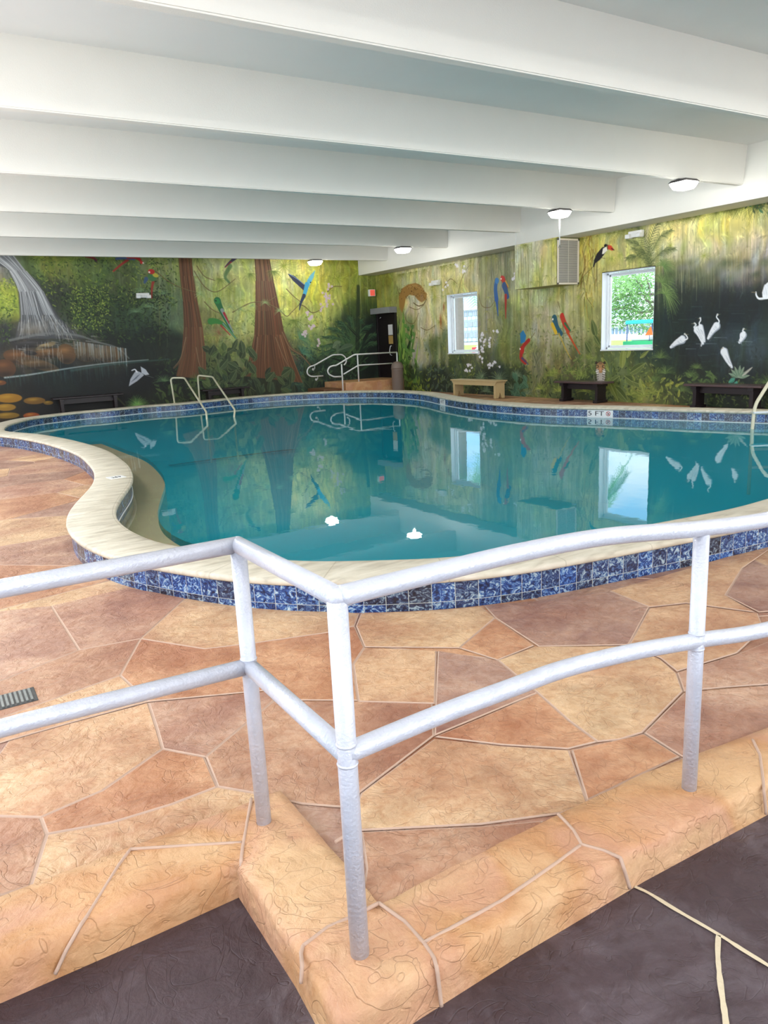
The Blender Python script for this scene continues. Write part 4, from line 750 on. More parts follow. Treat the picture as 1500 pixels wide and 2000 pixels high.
def sweep(name, prof, mat_, parent, closed_prof=True, smooth_=True):
    """prof: list of (t, z) with t from 0 (inner line) to 1 (outer line); UV = arc length, z"""
    bm = bmesh.new(); uv = bm.loops.layers.uv.new('UVMap'); R = []
    for i in range(NP):
        a, b = INN[i], OUT[i]; w = np.hypot(*(b-a))
        R.append([bm.verts.new((a[0]+(b[0]-a[0])*t, a[1]+(b[1]-a[1])*t, z)) for t, z in prof])
    m_ = len(prof)
    for i in range(NP):
        j = (i+1) % NP; s0, s1 = (S[i], S[i]+.07)
        for k in range(m_ if closed_prof else m_-1):
            q = (k+1) % m_; f = bm.faces.new((R[i][k], R[j][k], R[j][q], R[i][q])); f.smooth = smooth_
            for lp, u_, kk in zip(f.loops, (s0, s1, s1, s0), (k, k, q, q)): lp[uv].uv = (u_, prof[kk][1]-.047 if mat_ is M['tiles'] else prof[kk][0]*.34)
    bmesh.ops.recalc_face_normals(bm, faces=bm.faces[:]) if closed_prof else None
    return build(name, bm, mat_, parent)
pool = empty('swimming_pool', (6, 11, 0), 'freeform indoor swimming pool with raised pale stone edge and blue marbled tiles', 'swimming pool')
cz = .205
sweep('coping', [(-.045, .163), (-.075, .170), (-.082, .184), (-.07, .198), (-.03, cz), (.5, cz+.002), (1.03, cz), (1.07, .198), (1.082, .184), (1.075, .170), (1.045, .163), (.5, .16)], M['coping'], pool)
sweep('outer_tiles', [(1.0, .163), (1.0, -.02)], M['tiles'], pool, False)
sweep('inner_tiles', [(0.0, -.12), (0.0, .163)], M['tiles'], pool, False)
sweep('waterline_strip', [(-.004, .022), (-.03, .024), (-.03, .036), (-.004, .038)], M['vinyl'], pool)  # thin white line along the water's edge, built as a strip
bm = bmesh.new()                                    # basin walls and sloping floor
top = [bm.verts.new((p[0], p[1], -.12)) for p in INN]
def depth(x, y): return -1.05-.055*(x-3)
bot_p = offset(INN, -SG*.12); bot = [bm.verts.new((p[0], p[1], depth(*p))) for p in bot_p]
for i in range(NP): j = (i+1) % NP; bm.faces.new((top[i], top[j], bot[j], bot[i])).smooth = True
f = bm.faces.new(bot); bmesh.ops.triangulate(bm, faces=[f])
build('basin', bm, M['basin'], pool)
# shallow ledge along the near left curve
LED = [(2.62, 13.6), (2.63, 12.12), (2.64, 10.79), (2.47, 9.42), (2.27, 8.49), (2.02, 7.73), (1.82, 7.14), (1.68, 6.64), (1.61, 6.14), (1.64, 5.6), (1.85, 4.9), (2.25, 4.2)]
led = [(v.x, v.y) for v in catmull([(a, b, 0) for a, b in LED], 6)]
inn_seg = [tuple(p) for p in INN if p[0] < 2.35 and 3.7 < p[1] < 14.2]; inn_seg.sort(key=lambda p: -p[1])
bm = bmesh.new(); 
lo_i = 0
poly = led+[(p[0]-.02, p[1]) for p in inn_seg[::-1]]
fs = add_prism(bm, poly, -.9, -.03); bmesh.ops.triangulate(bm, faces=[fs[0], fs[1]]); build('shallow_ledge', bm, mat('wet_ledge_plaster', (178, 160, 124), .7, var=.18, scale=2.2), pool)
# dark tile line across the floor
a, b = on_z(312, 912, -1.07), on_z(900, 838, -1.2); a, b = on_z(312, 913, .0), on_z(930, 832, .0)
def through(px, z): return on_z(px[0], px[1], z)
st = [through(p, -.95) for p in ((330, 909), (500, 886), (700, 862), (860, 842), (930, 832))]
bm = bmesh.new(); prev = None
for p in st[:4]:
    z = depth(p[0], p[1])+.02; q = on_z(750+CAM_F*((p-EYE)@RT)/((p-EYE)@FW), 1000-CAM_F*((p-EYE)@UP)/((p-EYE)@FW), z)
    v = (bm.verts.new((q[0], q[1]-.11, z)), bm.verts.new((q[0], q[1]+.11, z)))
    if prev: bm.faces.new((prev[0], v[0], v[1], prev[1]))
    prev = v
build('floor_tile_line', bm, M['stripe'], pool)
# depth markers
def text_mesh(s, size, name='text'):
    c = bpy.data.curves.new(name, 'FONT'); c.body = s; c.size = size; c.extrude = .0008; c.align_x = 'CENTER'; c.align_y = 'CENTER'
    o = bpy.data.objects.new(name, c); COL.objects.link(o); dg = bpy.context.evaluated_depsgraph_get(); me = bpy.data.meshes.new_from_object(o.evaluated_get(dg)); bpy.data.objects.remove(o); return me
def marker(origin, ux, uz, w, h, s, icon=True, flip=False, size=.75):
    """white tile with black lettering; ux along the tile, uz up"""
    origin, ux, uz = Vector(origin), Vector(ux).normalized(), Vector(uz).normalized(); nn = ux.cross(uz)
    T = Matrix(((ux.x, uz.x, nn.x, origin.x), (ux.y, uz.y, nn.y, origin.y), (ux.z, uz.z, nn.z, origin.z), (0, 0, 0, 1)))
    bm = bmesh.new(); add_box(bm, (-w/2, -h/2, -.004), (w/2, h/2, .004), .001); bm.transform(T); tl = build('depth_marker', bm, M['plasticw'], pool); tl['label'] = 'white depth tile reading '+s
    me = text_mesh(s, h*size); me.materials.clear(); xo = -w*.16 if icon else 0
    me.transform(T @ Matrix.Translation((xo, 0, .0052)) @ Matrix.Diagonal((w*.62/max(.01, max(v.co.x for v in me.vertices)-min(v.co.x for v in me.vertices)), 1.25, 1, 1)))
    link_mesh('marker_lettering', me, M['ink'], tl)
    if icon:
        bm = bmesh.new(); R = h*.30; cx = w*.32
        pts = [(cx+R*math.cos(t), .03*h+R*math.sin(t), .006) for t in np.linspace(0, 2*math.pi, 25)]
        add_tube(bm, pts, h*.035, 6, False); add_tube(bm, [(cx-R*.7, .03*h+R*.7, .006), (cx+R*.7, .03*h-R*.7, .006)], h*.035, 6)
        bm.transform(T); build('no_diving_ring', bm, M['redp'], tl)
        bm = bmesh.new(); add_tube(bm, [(cx-R*.35, .03*h-R*.3, .005), (cx+R*.1, .03*h+R*.05, .005), (cx+R*.4, .03*h+R*.35, .005)], h*.04, 6); add_tube(bm, [(cx-R*.5, .03*h-R*.5, .005), (cx+R*.5, .03*h-R*.5, .005)], h*.02, 6)
        bm.transform(T); build('diver_figure', bm, M['ink'], tl)
def on_inner(px, py):
    g = on_z(px, py, .10)[:2]; i = int(np.argmin(np.hypot(*(INN-g).T))); T = INN[(i+1) % NP]-INN[i-1]; T = T/np.hypot(*T)*(-SG); return INN[i], T
c5, t5 = on_inner(1149, 813)
nrm = Vector((t5[0], t5[1], 0)).cross(Vector((0, 0, 1)))
marker(Vector((c5[0], c5[1], .098))+nrm*.006, (t5[0], t5[1], 0), (0, 0, 1), .46, .118, '5 FT')
c4, t4 = on_inner(866, 785); nrm = Vector((t4[0], t4[1], 0)).cross(Vector((0, 0, 1)))
marker(Vector((c4[0], c4[1], .098))+nrm*.006, (t4[0], t4[1], 0), (0, 0, 1), .34, .118, '4 FT', False)
g = on_z(227, 932, cz+.005); h_ = on_z(240, 930, cz+.005); d_ = Vector((g-h_).tolist()); d_.z = 0; d_.normalize()
marker((g[0], g[1], cz+.004), (d_.x, d_.y, 0), (-d_.y, d_.x, 0), .16, .16, '4 FT', False, size=.6)
g = on_z(268, 877, 0)
# water: a deep sheet and the clear shallow strip over the ledge, one body of water
def flat(polys):
    bm = bmesh.new()
    for k, poly_ in enumerate(polys):
        f = bm.faces.new([bm.verts.new((p[0], p[1], .03)) for p in poly_]); f.normal_update()
        if f.normal.z < 0: f.normal_flip()
        f.material_index = k
    bmesh.ops.triangulate(bm, faces=bm.faces[:]); return bm
sel = [i for i in range(NP) if INN[i][0] < 2.35 and 3.9 < INN[i][1] < 13.9]
if 0 in sel and NP-1 in sel:
    k0 = next(i for i in range(NP) if i not in sel); order = [(k0+i) % NP for i in range(NP)]
else: order = list(range(NP))
seg = [i for i in order if i in set(sel)]; rest = [i for i in order if i not in set(sel)]
cutp = order.index(seg[0]); A_ = [tuple(INN[i]) for i in seg]
ledl = [p for p in led if 4.35 < p[1] < 13.5]
if math.hypot(ledl[0][0]-A_[0][0], ledl[0][1]-A_[0][1]) > math.hypot(ledl[-1][0]-A_[0][0], ledl[-1][1]-A_[0][1]): ledl = ledl[::-1]
before = [tuple(INN[i]) for i in order[:cutp+1]]; after = [tuple(INN[i]) for i in order[cutp+len(seg)-1:]]
tag(build('pool_water', flat([before+ledl+after, A_+ledl[::-1]]), [M['water'], M['shallow']]), 'still teal water filling the freeform pool, mirroring the mural', 'water')
# ------------------------------------------------------------------ flagstone deck with real joints
def inside(P, x, y):
    X, Y = P[:, 0], P[:, 1]; X2, Y2 = np.roll(X, -1), np.roll(Y, -1); c = (Y > y) != (Y2 > y)
    return bool(np.count_nonzero(c & (x < (X2-X)*(y-Y)/(Y2-Y+1e-12)+X)) % 2)
def inset(poly, d):
    n = len(poly); a = sum(poly[i][0]*poly[(i+1) % n][1]-poly[(i+1) % n][0]*poly[i][1] for i in range(n)); s = 1 if a > 0 else -1; out = []
    for i in range(n):
        p0, p1, p2 = Vector(poly[i-1]), Vector(poly[i]), Vector(poly[(i+1) % n])
        u = (p1-p0); v = (p2-p1)
        if u.length < 1e-5 or v.length < 1e-5: out.append(tuple(p1)); continue
        u.normalize(); v.normalize(); n1 = Vector((-u.y, u.x))*s; n2 = Vector((-v.y, v.x))*s; b = n1+n2
        out.append(tuple(p1+b*(d/max(.35, b.dot(n1)))) if b.length > 1e-4 else tuple(p1+n1*d))
    return out
PAL = dict(t=(228, 190, 148), o=(208, 152, 110), m=(190, 152, 134), b=(184, 140, 114), y=(232, 200, 156), p=(168, 136, 128))
STONES = [
 ('t', [(17, 1450), (150, 1412), (290, 1375), (308, 1430), (318, 1466), (200, 1548), (80, 1600), (0, 1598), (-40, 1590), (-20, 1500)]),
 ('o', [(318, 1466), (400, 1482), (425, 1540), (335, 1575), (220, 1610), (92, 1633), (80, 1600), (200, 1548)]),
 ('b', [(-60, 1590), (0, 1598), (80, 1600), (92, 1633), (60, 1735), (-70, 1775)]),
 ('y', [(92, 1633), (220, 1610), (335, 1575), (425, 1540), (500, 1553), (520, 1600), (240, 1690), (60, 1735)]),
 ('m', [(290, 1375), (480, 1357), (535, 1352), (535, 1372), (470, 1425), (402, 1482), (318, 1466), (308, 1430)]),
 ('b', [(535, 1372), (700, 1373), (845, 1377), (848, 1440), (770, 1500), (705, 1550), (665, 1580), (590, 1574), (500, 1553), (425, 1540), (402, 1482), (470, 1425)]),
 ('t', [(712, 1267), (853, 1273), (850, 1377), (700, 1373), (690, 1300)]),
 ('y', [(705, 1200), (820, 1196), (940, 1187), (967, 1209), (898, 1268), (712, 1266), (695, 1225)]),
 ('p', [(945, 1185), (1080, 1172), (1190, 1156), (1268, 1188), (1228, 1262), (1052, 1265), (967, 1209)]),
 ('o', [(967, 1209), (1044, 1263), (972, 1292), (897, 1268)]),
 ('p', [(855, 1273), (972, 1292), (1050, 1356), (848, 1440), (850, 1377)]),
 ('o', [(848, 1442), (950, 1400), (1050, 1356), (1110, 1410), (1167, 1452), (1110, 1466), (980, 1458)]),
 ('y', [(972, 1292), (1044, 1265), (1228, 1264), (1290, 1290), (1322, 1318), (1334, 1353), (1255, 1434), (1210, 1448), (1167, 1452), (1110, 1410), (1050, 1356)]),
 ('o', [(1116, 1468), (1257, 1436), (1328, 1481), (1240, 1522), (1146, 1568)]),
 ('y', [(848, 1446), (980, 1460), (1112, 1468), (1148, 1572), (1100, 1592), (940, 1614), (705, 1626), (690, 1590), (705, 1552)]),
 ('b', [(705, 1628), (940, 1617), (1060, 1606), (1060, 1660), (890, 1740), (760, 1830), (700, 1790), (715, 1700)]),
 ('m', [(1258, 1434), (1335, 1356), (1420, 1348), (1540, 1338), (1560, 1410), (1450, 1450), (1367, 1500), (1330, 1480)]),
 ('m', [(1335, 1353), (1322, 1316), (1440, 1280), (1500, 1255), (1570, 1230), (1560, 1335), (1420, 1345)]),
 ('t', [(1228, 1262), (1268, 1190), (1340, 1182), (1480, 1200), (1492, 1230), (1440, 1278), (1322, 1314), (1290, 1288)]),
 ('p', [(1417, 1165), (1450, 1112), (1530, 1100), (1580, 1190), (1482, 1198)]),
 ('t', [(1190, 1156), (1300, 1125), (1450, 1080), (1520, 1062), (1450, 1112), (1417, 1165), (1475, 1198), (1340, 1180), (1268, 1188)]),
 ('y', [(275, 1250), (365, 1168), (480, 1186), (640, 1194), (702, 1200), (693, 1225), (640, 1238), (500, 1258), (400, 1270)]),
 ('m', [(100, 1185), (250, 1150), (365, 1168), (275, 1250), (155, 1272)]),
 ('m', [(-40, 1200), (100, 1185), (155, 1272), (-30, 1345)]),
 ('b', [(-30, 1345), (155, 1272), (275, 1250), (235, 1322), (100, 1370), (-40, 1420)]),
 ('o', [(275, 1250), (400, 1270), (500, 1258), (640, 1238), (693, 1225), (712, 1267), (690, 1300), (700, 1371), (535, 1370), (533, 1350), (480, 1355), (290, 1373), (235, 1322)]),
 ('t', [(-40, 1420), (100, 1370), (235, 1322), (290, 1373), (150, 1411), (17, 1449), (-50, 1470)])]
stones = []
for c, pp in STONES: stones.append((PAL[c], [tuple(on_z(x, y, 0)[:2]) for x, y in pp], .008))
rg = np.random.default_rng(11); seeds = []
while len(seeds) < 620:
    p = (rg.uniform(-2.3, 12.7), rg.uniform(1.0, 20.4))
    if all((p[0]-q[0])**2+(p[1]-q[1])**2 > .52**2 for q in seeds[-400:]): seeds.append(p)
    elif rg.random() < .002: break
sa = np.array(seeds); pk = list(PAL.values())
def vcell(i):
    x, y = sa[i]; poly = [(-2.2, .7), (12.45, .7), (12.45, 20.2), (-2.2, 20.2)]
    d = np.hypot(*(sa-sa[i]).T); 
    for j in np.argsort(d)[1:22]:
        nx, ny = sa[j]-sa[i]; c = (nx*(x+sa[j][0])+ny*(y+sa[j][1]))/2; out = []
        for k in range(len(poly)):
            a, b = poly[k], poly[(k+1) % len(poly)]; da = nx*a[0]+ny*a[1]-c; db = nx*b[0]+ny*b[1]-c
            if da <= 0: out.append(a)
            if (da < 0) != (db < 0) and abs(da-db) > 1e-9: t = da/(da-db); out.append((a[0]+(b[0]-a[0])*t, a[1]+(b[1]-a[1])*t))
        poly = out
        if len(poly) < 3: break
    return poly
DIG = [np.array(s[1]) for s in stones]
for i in range(len(sa)):
    c = vcell(i)
    if len(c) < 3: continue
    q = [c[0]]
    for p in c[1:]:
        if math.hypot(p[0]-q[-1][0], p[1]-q[-1][1]) > .03: q.append(p)
    if len(q) < 3: continue
    j = int(rg.integers(0, len(pk))); cc = pk[j]; k_ = rg.uniform(.93, 1.05); stones.append((tuple(v*k_ for v in cc), q, .002))
bm = bmesh.new(); lay = bm.loops.layers.float_color.new('stone')
def put(col, poly, z):
    inner = inset(poly, .007); a = [bm.verts.new((p[0], p[1], z)) for p in inner]
    f = bm.faces.new(a); f.material_index = 0; lc = srgb(col)
    for lp in f.loops: lp[lay] = lc
    b = [bm.verts.new((p[0], p[1], z-.003)) for p in poly]; fl = [f]; n = len(a)
    m_ = inset(poly, .004); mv = [bm.verts.new((p[0], p[1], z-.0028)) for p in m_]
    for k in range(n):
        for r0, r1 in ((b, mv), (mv, a)):
            g = bm.faces.new((r0[k], r0[(k+1) % n], r1[(k+1) % n], r1[k])); g.material_index = 1
            for lp in g.loops: lp[lay] = lc
            fl.append(g)
    return fl
cut = []; edge = []
for col, poly, z in stones:
    xs = [p[0] for p in poly]; ys = [p[1] for p in poly]
    ins = [inside(MID, *p) for p in poly]
    if all(ins) and z < .005: continue
    fl = put(col, poly, z)
    if min(ys) < 2.1: edge += fl
    if z > .005: continue
    mx, my = sum(xs)/len(xs), sum(ys)/len(ys); dd = np.hypot(MID[:, 0]-mx, MID[:, 1]-my).min()
    if any(ins) or dd < 1.1: cut += fl
bmesh.ops.recalc_face_normals(bm, faces=bm.faces[:])
for f in bm.faces:
    if f.normal.z < 0: f.normal_flip()
cs = set(cut)
def slice_all(axis, lo, hi, st):
    global cs
    v = lo
    while v < hi:
        co = [0, 0, 0]; no = [0, 0, 0]; co[axis] = v; no[axis] = 1
        fs = [f for f in cs if f.is_valid and min(t.co[axis] for t in f.verts) < v < max(t.co[axis] for t in f.verts)]
        if fs:
            gm = set(fs)
            for f in fs: gm.update(f.edges); gm.update(f.verts)
            before = set(fs); r = bmesh.ops.bisect_plane(bm, geom=list(gm), plane_co=co, plane_no=no)
            for g in r['geom']:
                if isinstance(g, bmesh.types.BMFace): cs.add(g)
        cs = {f for f in cs if f.is_valid}; v += st
slice_all(0, .6, 11.6, .12); slice_all(1, 2.4, 19.4, .12)
cs0 = cs
def slice_edge(co, no):
    global edge
    fs = [f for f in edge if f.is_valid]; gm = set(fs)
    for f in fs: gm.update(f.edges); gm.update(f.verts)
    r = bmesh.ops.bisect_plane(bm, geom=list(gm), plane_co=co, plane_no=no); edge = list(set(fs) | {g for g in r['geom'] if isinstance(g, bmesh.types.BMFace)})
slice_edge((.72, 0, 0), (1, 0, 0)); slice_edge((0, 2.02, 0), (0, 1, 0)); slice_edge((0, 1.38, 0), (0, 1, 0)); slice_edge((3, 1.33, 0), (.065, 1, 0))
out_ = []
for f in set(edge):
    if not f.is_valid: continue
    c = f.calc_center_median()
    if (c.x < .72 and c.y < 2.02) or c.y < (1.38 if c.x < 2.2 else 1.33-(c.x-3)*.065): out_.append(f)
bmesh.ops.delete(bm, geom=out_, context='FACES'); cs = cs0
dele = [f for f in cs if f.is_valid and (lambda c: inside(MID, c.x, c.y))(f.calc_center_median())]
bmesh.ops.delete(bm, geom=dele, context='FACES')
structure(build('floor', bm, [M['deck'], M['grout']]))
# concrete under and around, lower dark walkway with its pale joints
bm = bmesh.new(); add_box(bm, (-2.2, -4.2, -.4), (12.6, 1.5, -.086)); add_box(bm, (-2.2, 1.0, -.4), (.61, 1.95, -.085)); structure(build('floor_lower', bm, M['lower'])).name = 'floor'
bm = bmesh.new(); zz = -.085
for pts, w in (([(1240, 1733), (1268, 1746), (1320, 1778), (1403, 1826), (1450, 1856), (1520, 1900), (1640, 1985)], .013), ([(1403, 1828), (1402, 1870), (1408, 1930), (1416, 1985), (1424, 2050), (1440, 2150)], .014)):
    P = catmull([tuple(on_z(x, y, zz)) for x, y in pts], 4); prev = None
    for i, p in enumerate(P):
        t = (P[min(i+1, len(P)-1)]-P[max(0, i-1)]).normalized(); nn = Vector((-t.y, t.x, 0)); ww = w*random.uniform(.75, 1.1)*.5
        v = (bm.verts.new(p-nn*ww), bm.verts.new(p+nn*ww))
        if prev: bm.faces.new((prev[0], v[0], v[1], prev[1]))
        prev = v
for v in bm.verts: v.co.z = -.0825
structure(build('trim_%d' % bn, bm, M['cream'])); bn += 1
# raised stone curb that carries the railing
ZC = .03
outer = [(-1.99, 1.905), (.28, 1.885), (.585, 1.885), (.588, 1.50), (.575, 1.245), (1.1, 1.255), (1.6, 1.25), (2.2, 1.222), (3.2, 1.17), (6.0, 1.02)]
inner_ = [(-1.99, 2.14), (.32, 2.15), (.842, 2.15), (.842, 1.75), (.842, 1.505), (1.33, 1.51), (1.9, 1.50), (2.5, 1.43), (3.4, 1.36), (6.0, 1.20)]
bm = bmesh.new(); R = []
def sub(P, n): return [(P[i][0]+(P[i+1][0]-P[i][0])*k/n, P[i][1]+(P[i+1][1]-P[i][1])*k/n) for i in range(len(P)-1) for k in range(n)]+[P[-1]]
so, si = sub(outer, 8), sub(inner_, 8)
for (ox, oy), (ix, iy) in zip(so, si):
    row = []
    nx, ny = (ox-ix), (oy-iy); L = math.hypot(nx, ny); nx /= L; ny /= L
    wob = random.gauss(0, .0012)
    for t, z, o in ((0, -.10, .012), (0, -.05, .008), (0, ZC-.03, .004), (0, ZC-.012, -.002), (0.0, ZC-.002, -.014), (.12, ZC+.001, 0), (.5, ZC+.002, 0), (.85, ZC-.001, 0), (1, ZC-.008, 0), (1, -.01, -.03)):
        row.append(bm.verts.new((ox+(ix-ox)*t+nx*o, oy+(iy-oy)*t+ny*o, z+wob)))
    R.append(row)
for i in range(len(R)-1):
    for k in range(len(R[0])-1): f = bm.faces.new((R[i][k], R[i+1][k], R[i+1][k+1], R[i][k+1])); f.smooth = True
bmesh.ops.recalc_face_normals(bm, faces=bm.faces[:])
curb = tag(build('stone_curb', bm, M['curb']), 'raised tan flagstone curb with notched corner edging the pool deck, under the white railing', 'curb')
def curb_joint(top_pts, face_pts, w=.011):
    """grout joint: points on the curb's top, then down the outer face"""
    P = [Vector((q[0], q[1], ZC+.0005)) for q in [on_z(x, y, ZC) for x, y in top_pts]]
    for (x, y, ax) in face_pts:
        q = on_y(x, y, ax[1]) if ax[0] == 'y' else on_x(x, y, ax[1]); P.append(Vector((q[0], q[1], q[2])))
    Q = []
    for a, b in zip(P[:-1], P[1:]):
        for k in range(6): Q.append(a.lerp(b, k/6))
    Q.append(P[-1]); bm = bmesh.new(); add_tube(bm, Q, w*.5, 6); 
    for v in bm.verts:
        pass
    return bm
J = bmesh.new()
def cj(*a, **k):
    b = curb_joint(*a, **k); me = bpy.data.meshes.new('tmp'); b.to_mesh(me); b.free(); J.from_mesh(me); bpy.data.meshes.remove(me)
fy = ('y', 1.872)
cj([(491, 1560), (484, 1600), (474, 1655), (471, 1682)], [(471, 1690, fy), (471, 1720, fy), (471, 1745, fy)])
cj([(472, 1646), (370, 1652), (255, 1659), (232, 1690), (170, 1790)], [(158, 1806, ('y', 1.888)), (130, 1855, ('y', 1.872)), (108, 1902, ('y', 1.868))])
cj([(655, 1645), (700, 1615)], [])
cj([(592, 1848), (640, 1812), (695, 1788), (740, 1764)], [])
cj([(592, 1848), (588, 1862)], [(590, 1885, ('x', .575)), (588, 1920, ('x', .565))])
cj([(740, 1764), (790, 1800), (828, 1842), (848, 1872)], [(853, 1890, ('y', 1.243)), (858, 1930, ('y', 1.235)), (862, 1965, ('y', 1.228))])
cj([(828, 1842), (980, 1760), (1090, 1684), (1133, 1652)], [])
cj([(1090, 1590), (1120, 1622), (1136, 1650), (1180, 1662), (1212, 1676)], [(1218, 1695, ('y', 1.236)), (1230, 1735, ('y', 1.228))])
cj([(1470, 1445), (1484, 1475), (1490, 1520)], [(1492, 1545, ('y', 1.212)), (1496, 1590, ('y', 1.205))])
for v in J.verts: pass
build('joint', J, M['grout'], curb)
# floor drain let into the deck
dr = empty('floor_drain', (.14, 3.53, .008), 'small rectangular metal drain grate set in the tan flagstone deck left of the railing', 'drain')
bm = bmesh.new(); add_box(bm, (.02, 3.45, .004), (.255, 3.61, .011), .002); build('frame', bm, M['grate'], dr)
bm = bmesh.new()
for k in range(11): add_box(bm, (.032+k*.0195, 3.463, .010), (.042+k*.0195, 3.597, .016))
build('grate', bm, mat('grate_bars', (120, 124, 122), .45, .5, var=.4, scale=50), dr)
# ------------------------------------------------------------------ the white railing on the curb
rl = empty('metal_railing', (.72, 1.4, ZC), 'white painted two-rail metal pipe railing on the stone curb in the foreground', 'railing')
def post(x, y, ztop, name='post'):
    bm = bmesh.new(); add_tube(bm, [(x, y, ZC-.02), (x, y, ztop)], .0235, 24); return build(name, bm, M['rail'], rl)
ZT, ZM = .938, .565
post(.725, 2.01, ZT); post(.713, 1.385, .955); post(1.934, 1.351, .90); post(-1.3, 2.03, ZT); post(3.35, 1.24, .89); post(4.9, 1.16, .89)
TOP = [(.725, 2.01, ZT+.004), (.713, 1.385, .957)]
def rail(name, pts, r=.0245, ends=()):
    bm = bmesh.new(); add_tube(bm, pts, r, 24)
    for p in ends: bmesh.ops.create_uvsphere(bm, u_segments=20, v_segments=12, radius=r*1.01, matrix=Matrix.Translation(p))
    for f in bm.faces: f.smooth = True
    return build(name, bm, M['rail'], rl)
rail('top_rail', [(-1.97, 2.03, .94), (-1.3, 2.03, .94), (.1, 2.028, .94), (.725, 2.01, .942)], ends=[(.725, 2.01, .942)])
rail('top_rail', TOP, ends=[TOP[1]])
rail('top_rail', catmull([(.713, 1.385, .957), (.98, 1.385, .957), (1.25, 1.38, .957), (1.55, 1.37, .945), (1.94, 1.345, .905), (2.3, 1.30, .893), (3.3, 1.24, .89), (4.9, 1.16, .89)], 8))
rail('mid_rail', [(-1.97, 2.03, .573), (.1, 2.03, .573), (.725, 2.01, .563)])
rail('mid_rail', [(.725, 2.01, .563), (.713, 1.385, .575)])
rail('mid_rail', catmull([(.713, 1.385, .578), (.97, 1.385, .589), (1.2, 1.38, .594), (1.4, 1.38, .593), (1.66, 1.365, .577), (1.934, 1.351, .545), (2.35, 1.30, .512), (3.35, 1.24, .50), (4.9, 1.16, .50)], 8))
for p in ((.725, 2.01, .563), (.713, 1.385, .577), (1.934, 1.351, .545)):          # weld beads
    for s_ in (-1, 1):
        bm = bmesh.new(); add_lathe(bm, [(.0236, -.004), (.0258, 0), (.0236, .004)], (p[0], p[1], p[2]+s_*.025), 20); build('weld_bead', bm, M['rail'], rl)

# ------------------------------------------------------------------ handrails and ladder at the pool
def pool_rail(pp, label):
    (a, b, c, d, e_), foot = pp
    P1 = on_z(*a, .205); y0 = P1[1]; P2 = on_y(*b, y0); f3 = on_z(*foot, .03); P3 = on_y(*c, f3[1]); P5 = on_z(*e_, .03); P4 = on_y(*d, P5[1]+.08)
    pts = round_path([tuple(P1), tuple(P2), tuple(P3), tuple(P4), tuple(P5), (P5[0], P5[1]-.02, -.9)], .09, 6)
    t = empty('pool_handrail', tuple(P1), label, 'handrail', None)
    tube('rail_tube', pts, .021, M['tube'], t, 14); bm = bmesh.new(); add_lathe(bm, [(.05, 0), (.05, .006), (.026, .016)], (P1[0], P1[1], .205), 20); build('base_flange', bm, M['tube'], t)
pool_rail((((341, 788), (333, 738), (360, 738), (403, 805), (404, 819)), (368, 801)), 'left of two bent cream handrails entering the pool on its far side')
pool_rail((((390, 783), (386, 733), (415, 736), (459, 801), (457, 815)), (424, 797)), 'right of two bent cream handrails entering the pool on its far side')
ld = empty('pool_ladder', (10.5, 6.2, .2), 'cream tube pool ladder with white treads at the right edge of the pool', 'ladder')
R1 = [(9.86, 6.17, -.9), (9.88, 6.19, .0), (9.91, 6.19, .36), (10.16, 6.12, .72), (10.5, 6.05, .82), (10.78, 5.98, .70), (10.82, 5.97, .2)]
for dx, dy in ((0, 0), (.26, -.19)): tube('rail_tube', round_path([(p[0]+dx, p[1]+dy, p[2]) for p in R1], .10, 6), .024, M['tube'], ld, 14)
for z in (.26, .0, -.26, -.52):
    bm = bmesh.new(); add_box(bm, (-.17, -.045, -.014), (.17, .045, .014), .006); bm.transform(Matrix.Translation((10.02, 6.10, z)) @ Matrix.Rotation(math.atan2(-.19, .26), 4, 'Z')); build('tread', bm, M['whitetube'], ld)

# ------------------------------------------------------------------ raised entry landing, its rails, the door
land = empty('entry_landing', (11.2, 19.3, 0), 'low flagstone landing in the far corner in front of the black door', 'landing')
bm = bmesh.new(); add_box(bm, (10.42, 18.82, 0), (12.40, 20.14, .355), .02); build('platform', bm, M['curb'], land)
bm = bmesh.new(); add_box(bm, (9.85, 19.10, 0), (10.42, 20.14, .20), .02); build('lower_step', bm, mat('brown_step', (104, 70, 44), .6, var=.2), land)
def rp(px, Y=18.87): return tuple(on_y(px[0], px[1], Y))
hr = empty('landing_railing', rp((673, 765)), 'white tubular railing with a looped end along the front of the far flagstone landing', 'railing')
tube('handrail', round_path([rp(p) for p in ((668, 735.5), (652, 736), (642, 731), (639.5, 724), (643, 717), (650, 714.3), (656, 714), (692, 692.5), (775, 688))], .06, 5), .021, M['whitetube'], hr, 12)
tube('mid_rail', [rp(p) for p in ((671, 731), (700, 713.5), (766, 709.5))], .019, M['whitetube'], hr, 12)
for a, b, zb in (((667, 711), (673, 765), .0), ((698, 692), (702, 746), .355), ((775, 688), (776, 740), .355)):
    q = rp(a); tube('post', [(q[0], q[1], zb), q], .021, M['whitetube'], hr, 12)
wr = empty('wall_handrail', rp((613, 715), 20.02), 'white looped handrail mounted on the mural behind the landing steps', 'handrail')
tube('rail_tube', round_path([rp(p, 20.02) for p in ((672, 713), (677, 707), (675, 698), (668, 692.5), (650, 693), (613, 714), (605, 716), (600, 722), (600, 730), (606, 735), (613, 735.5), (631, 734))], .06, 5), .021, M['whitetube'], wr, 12)
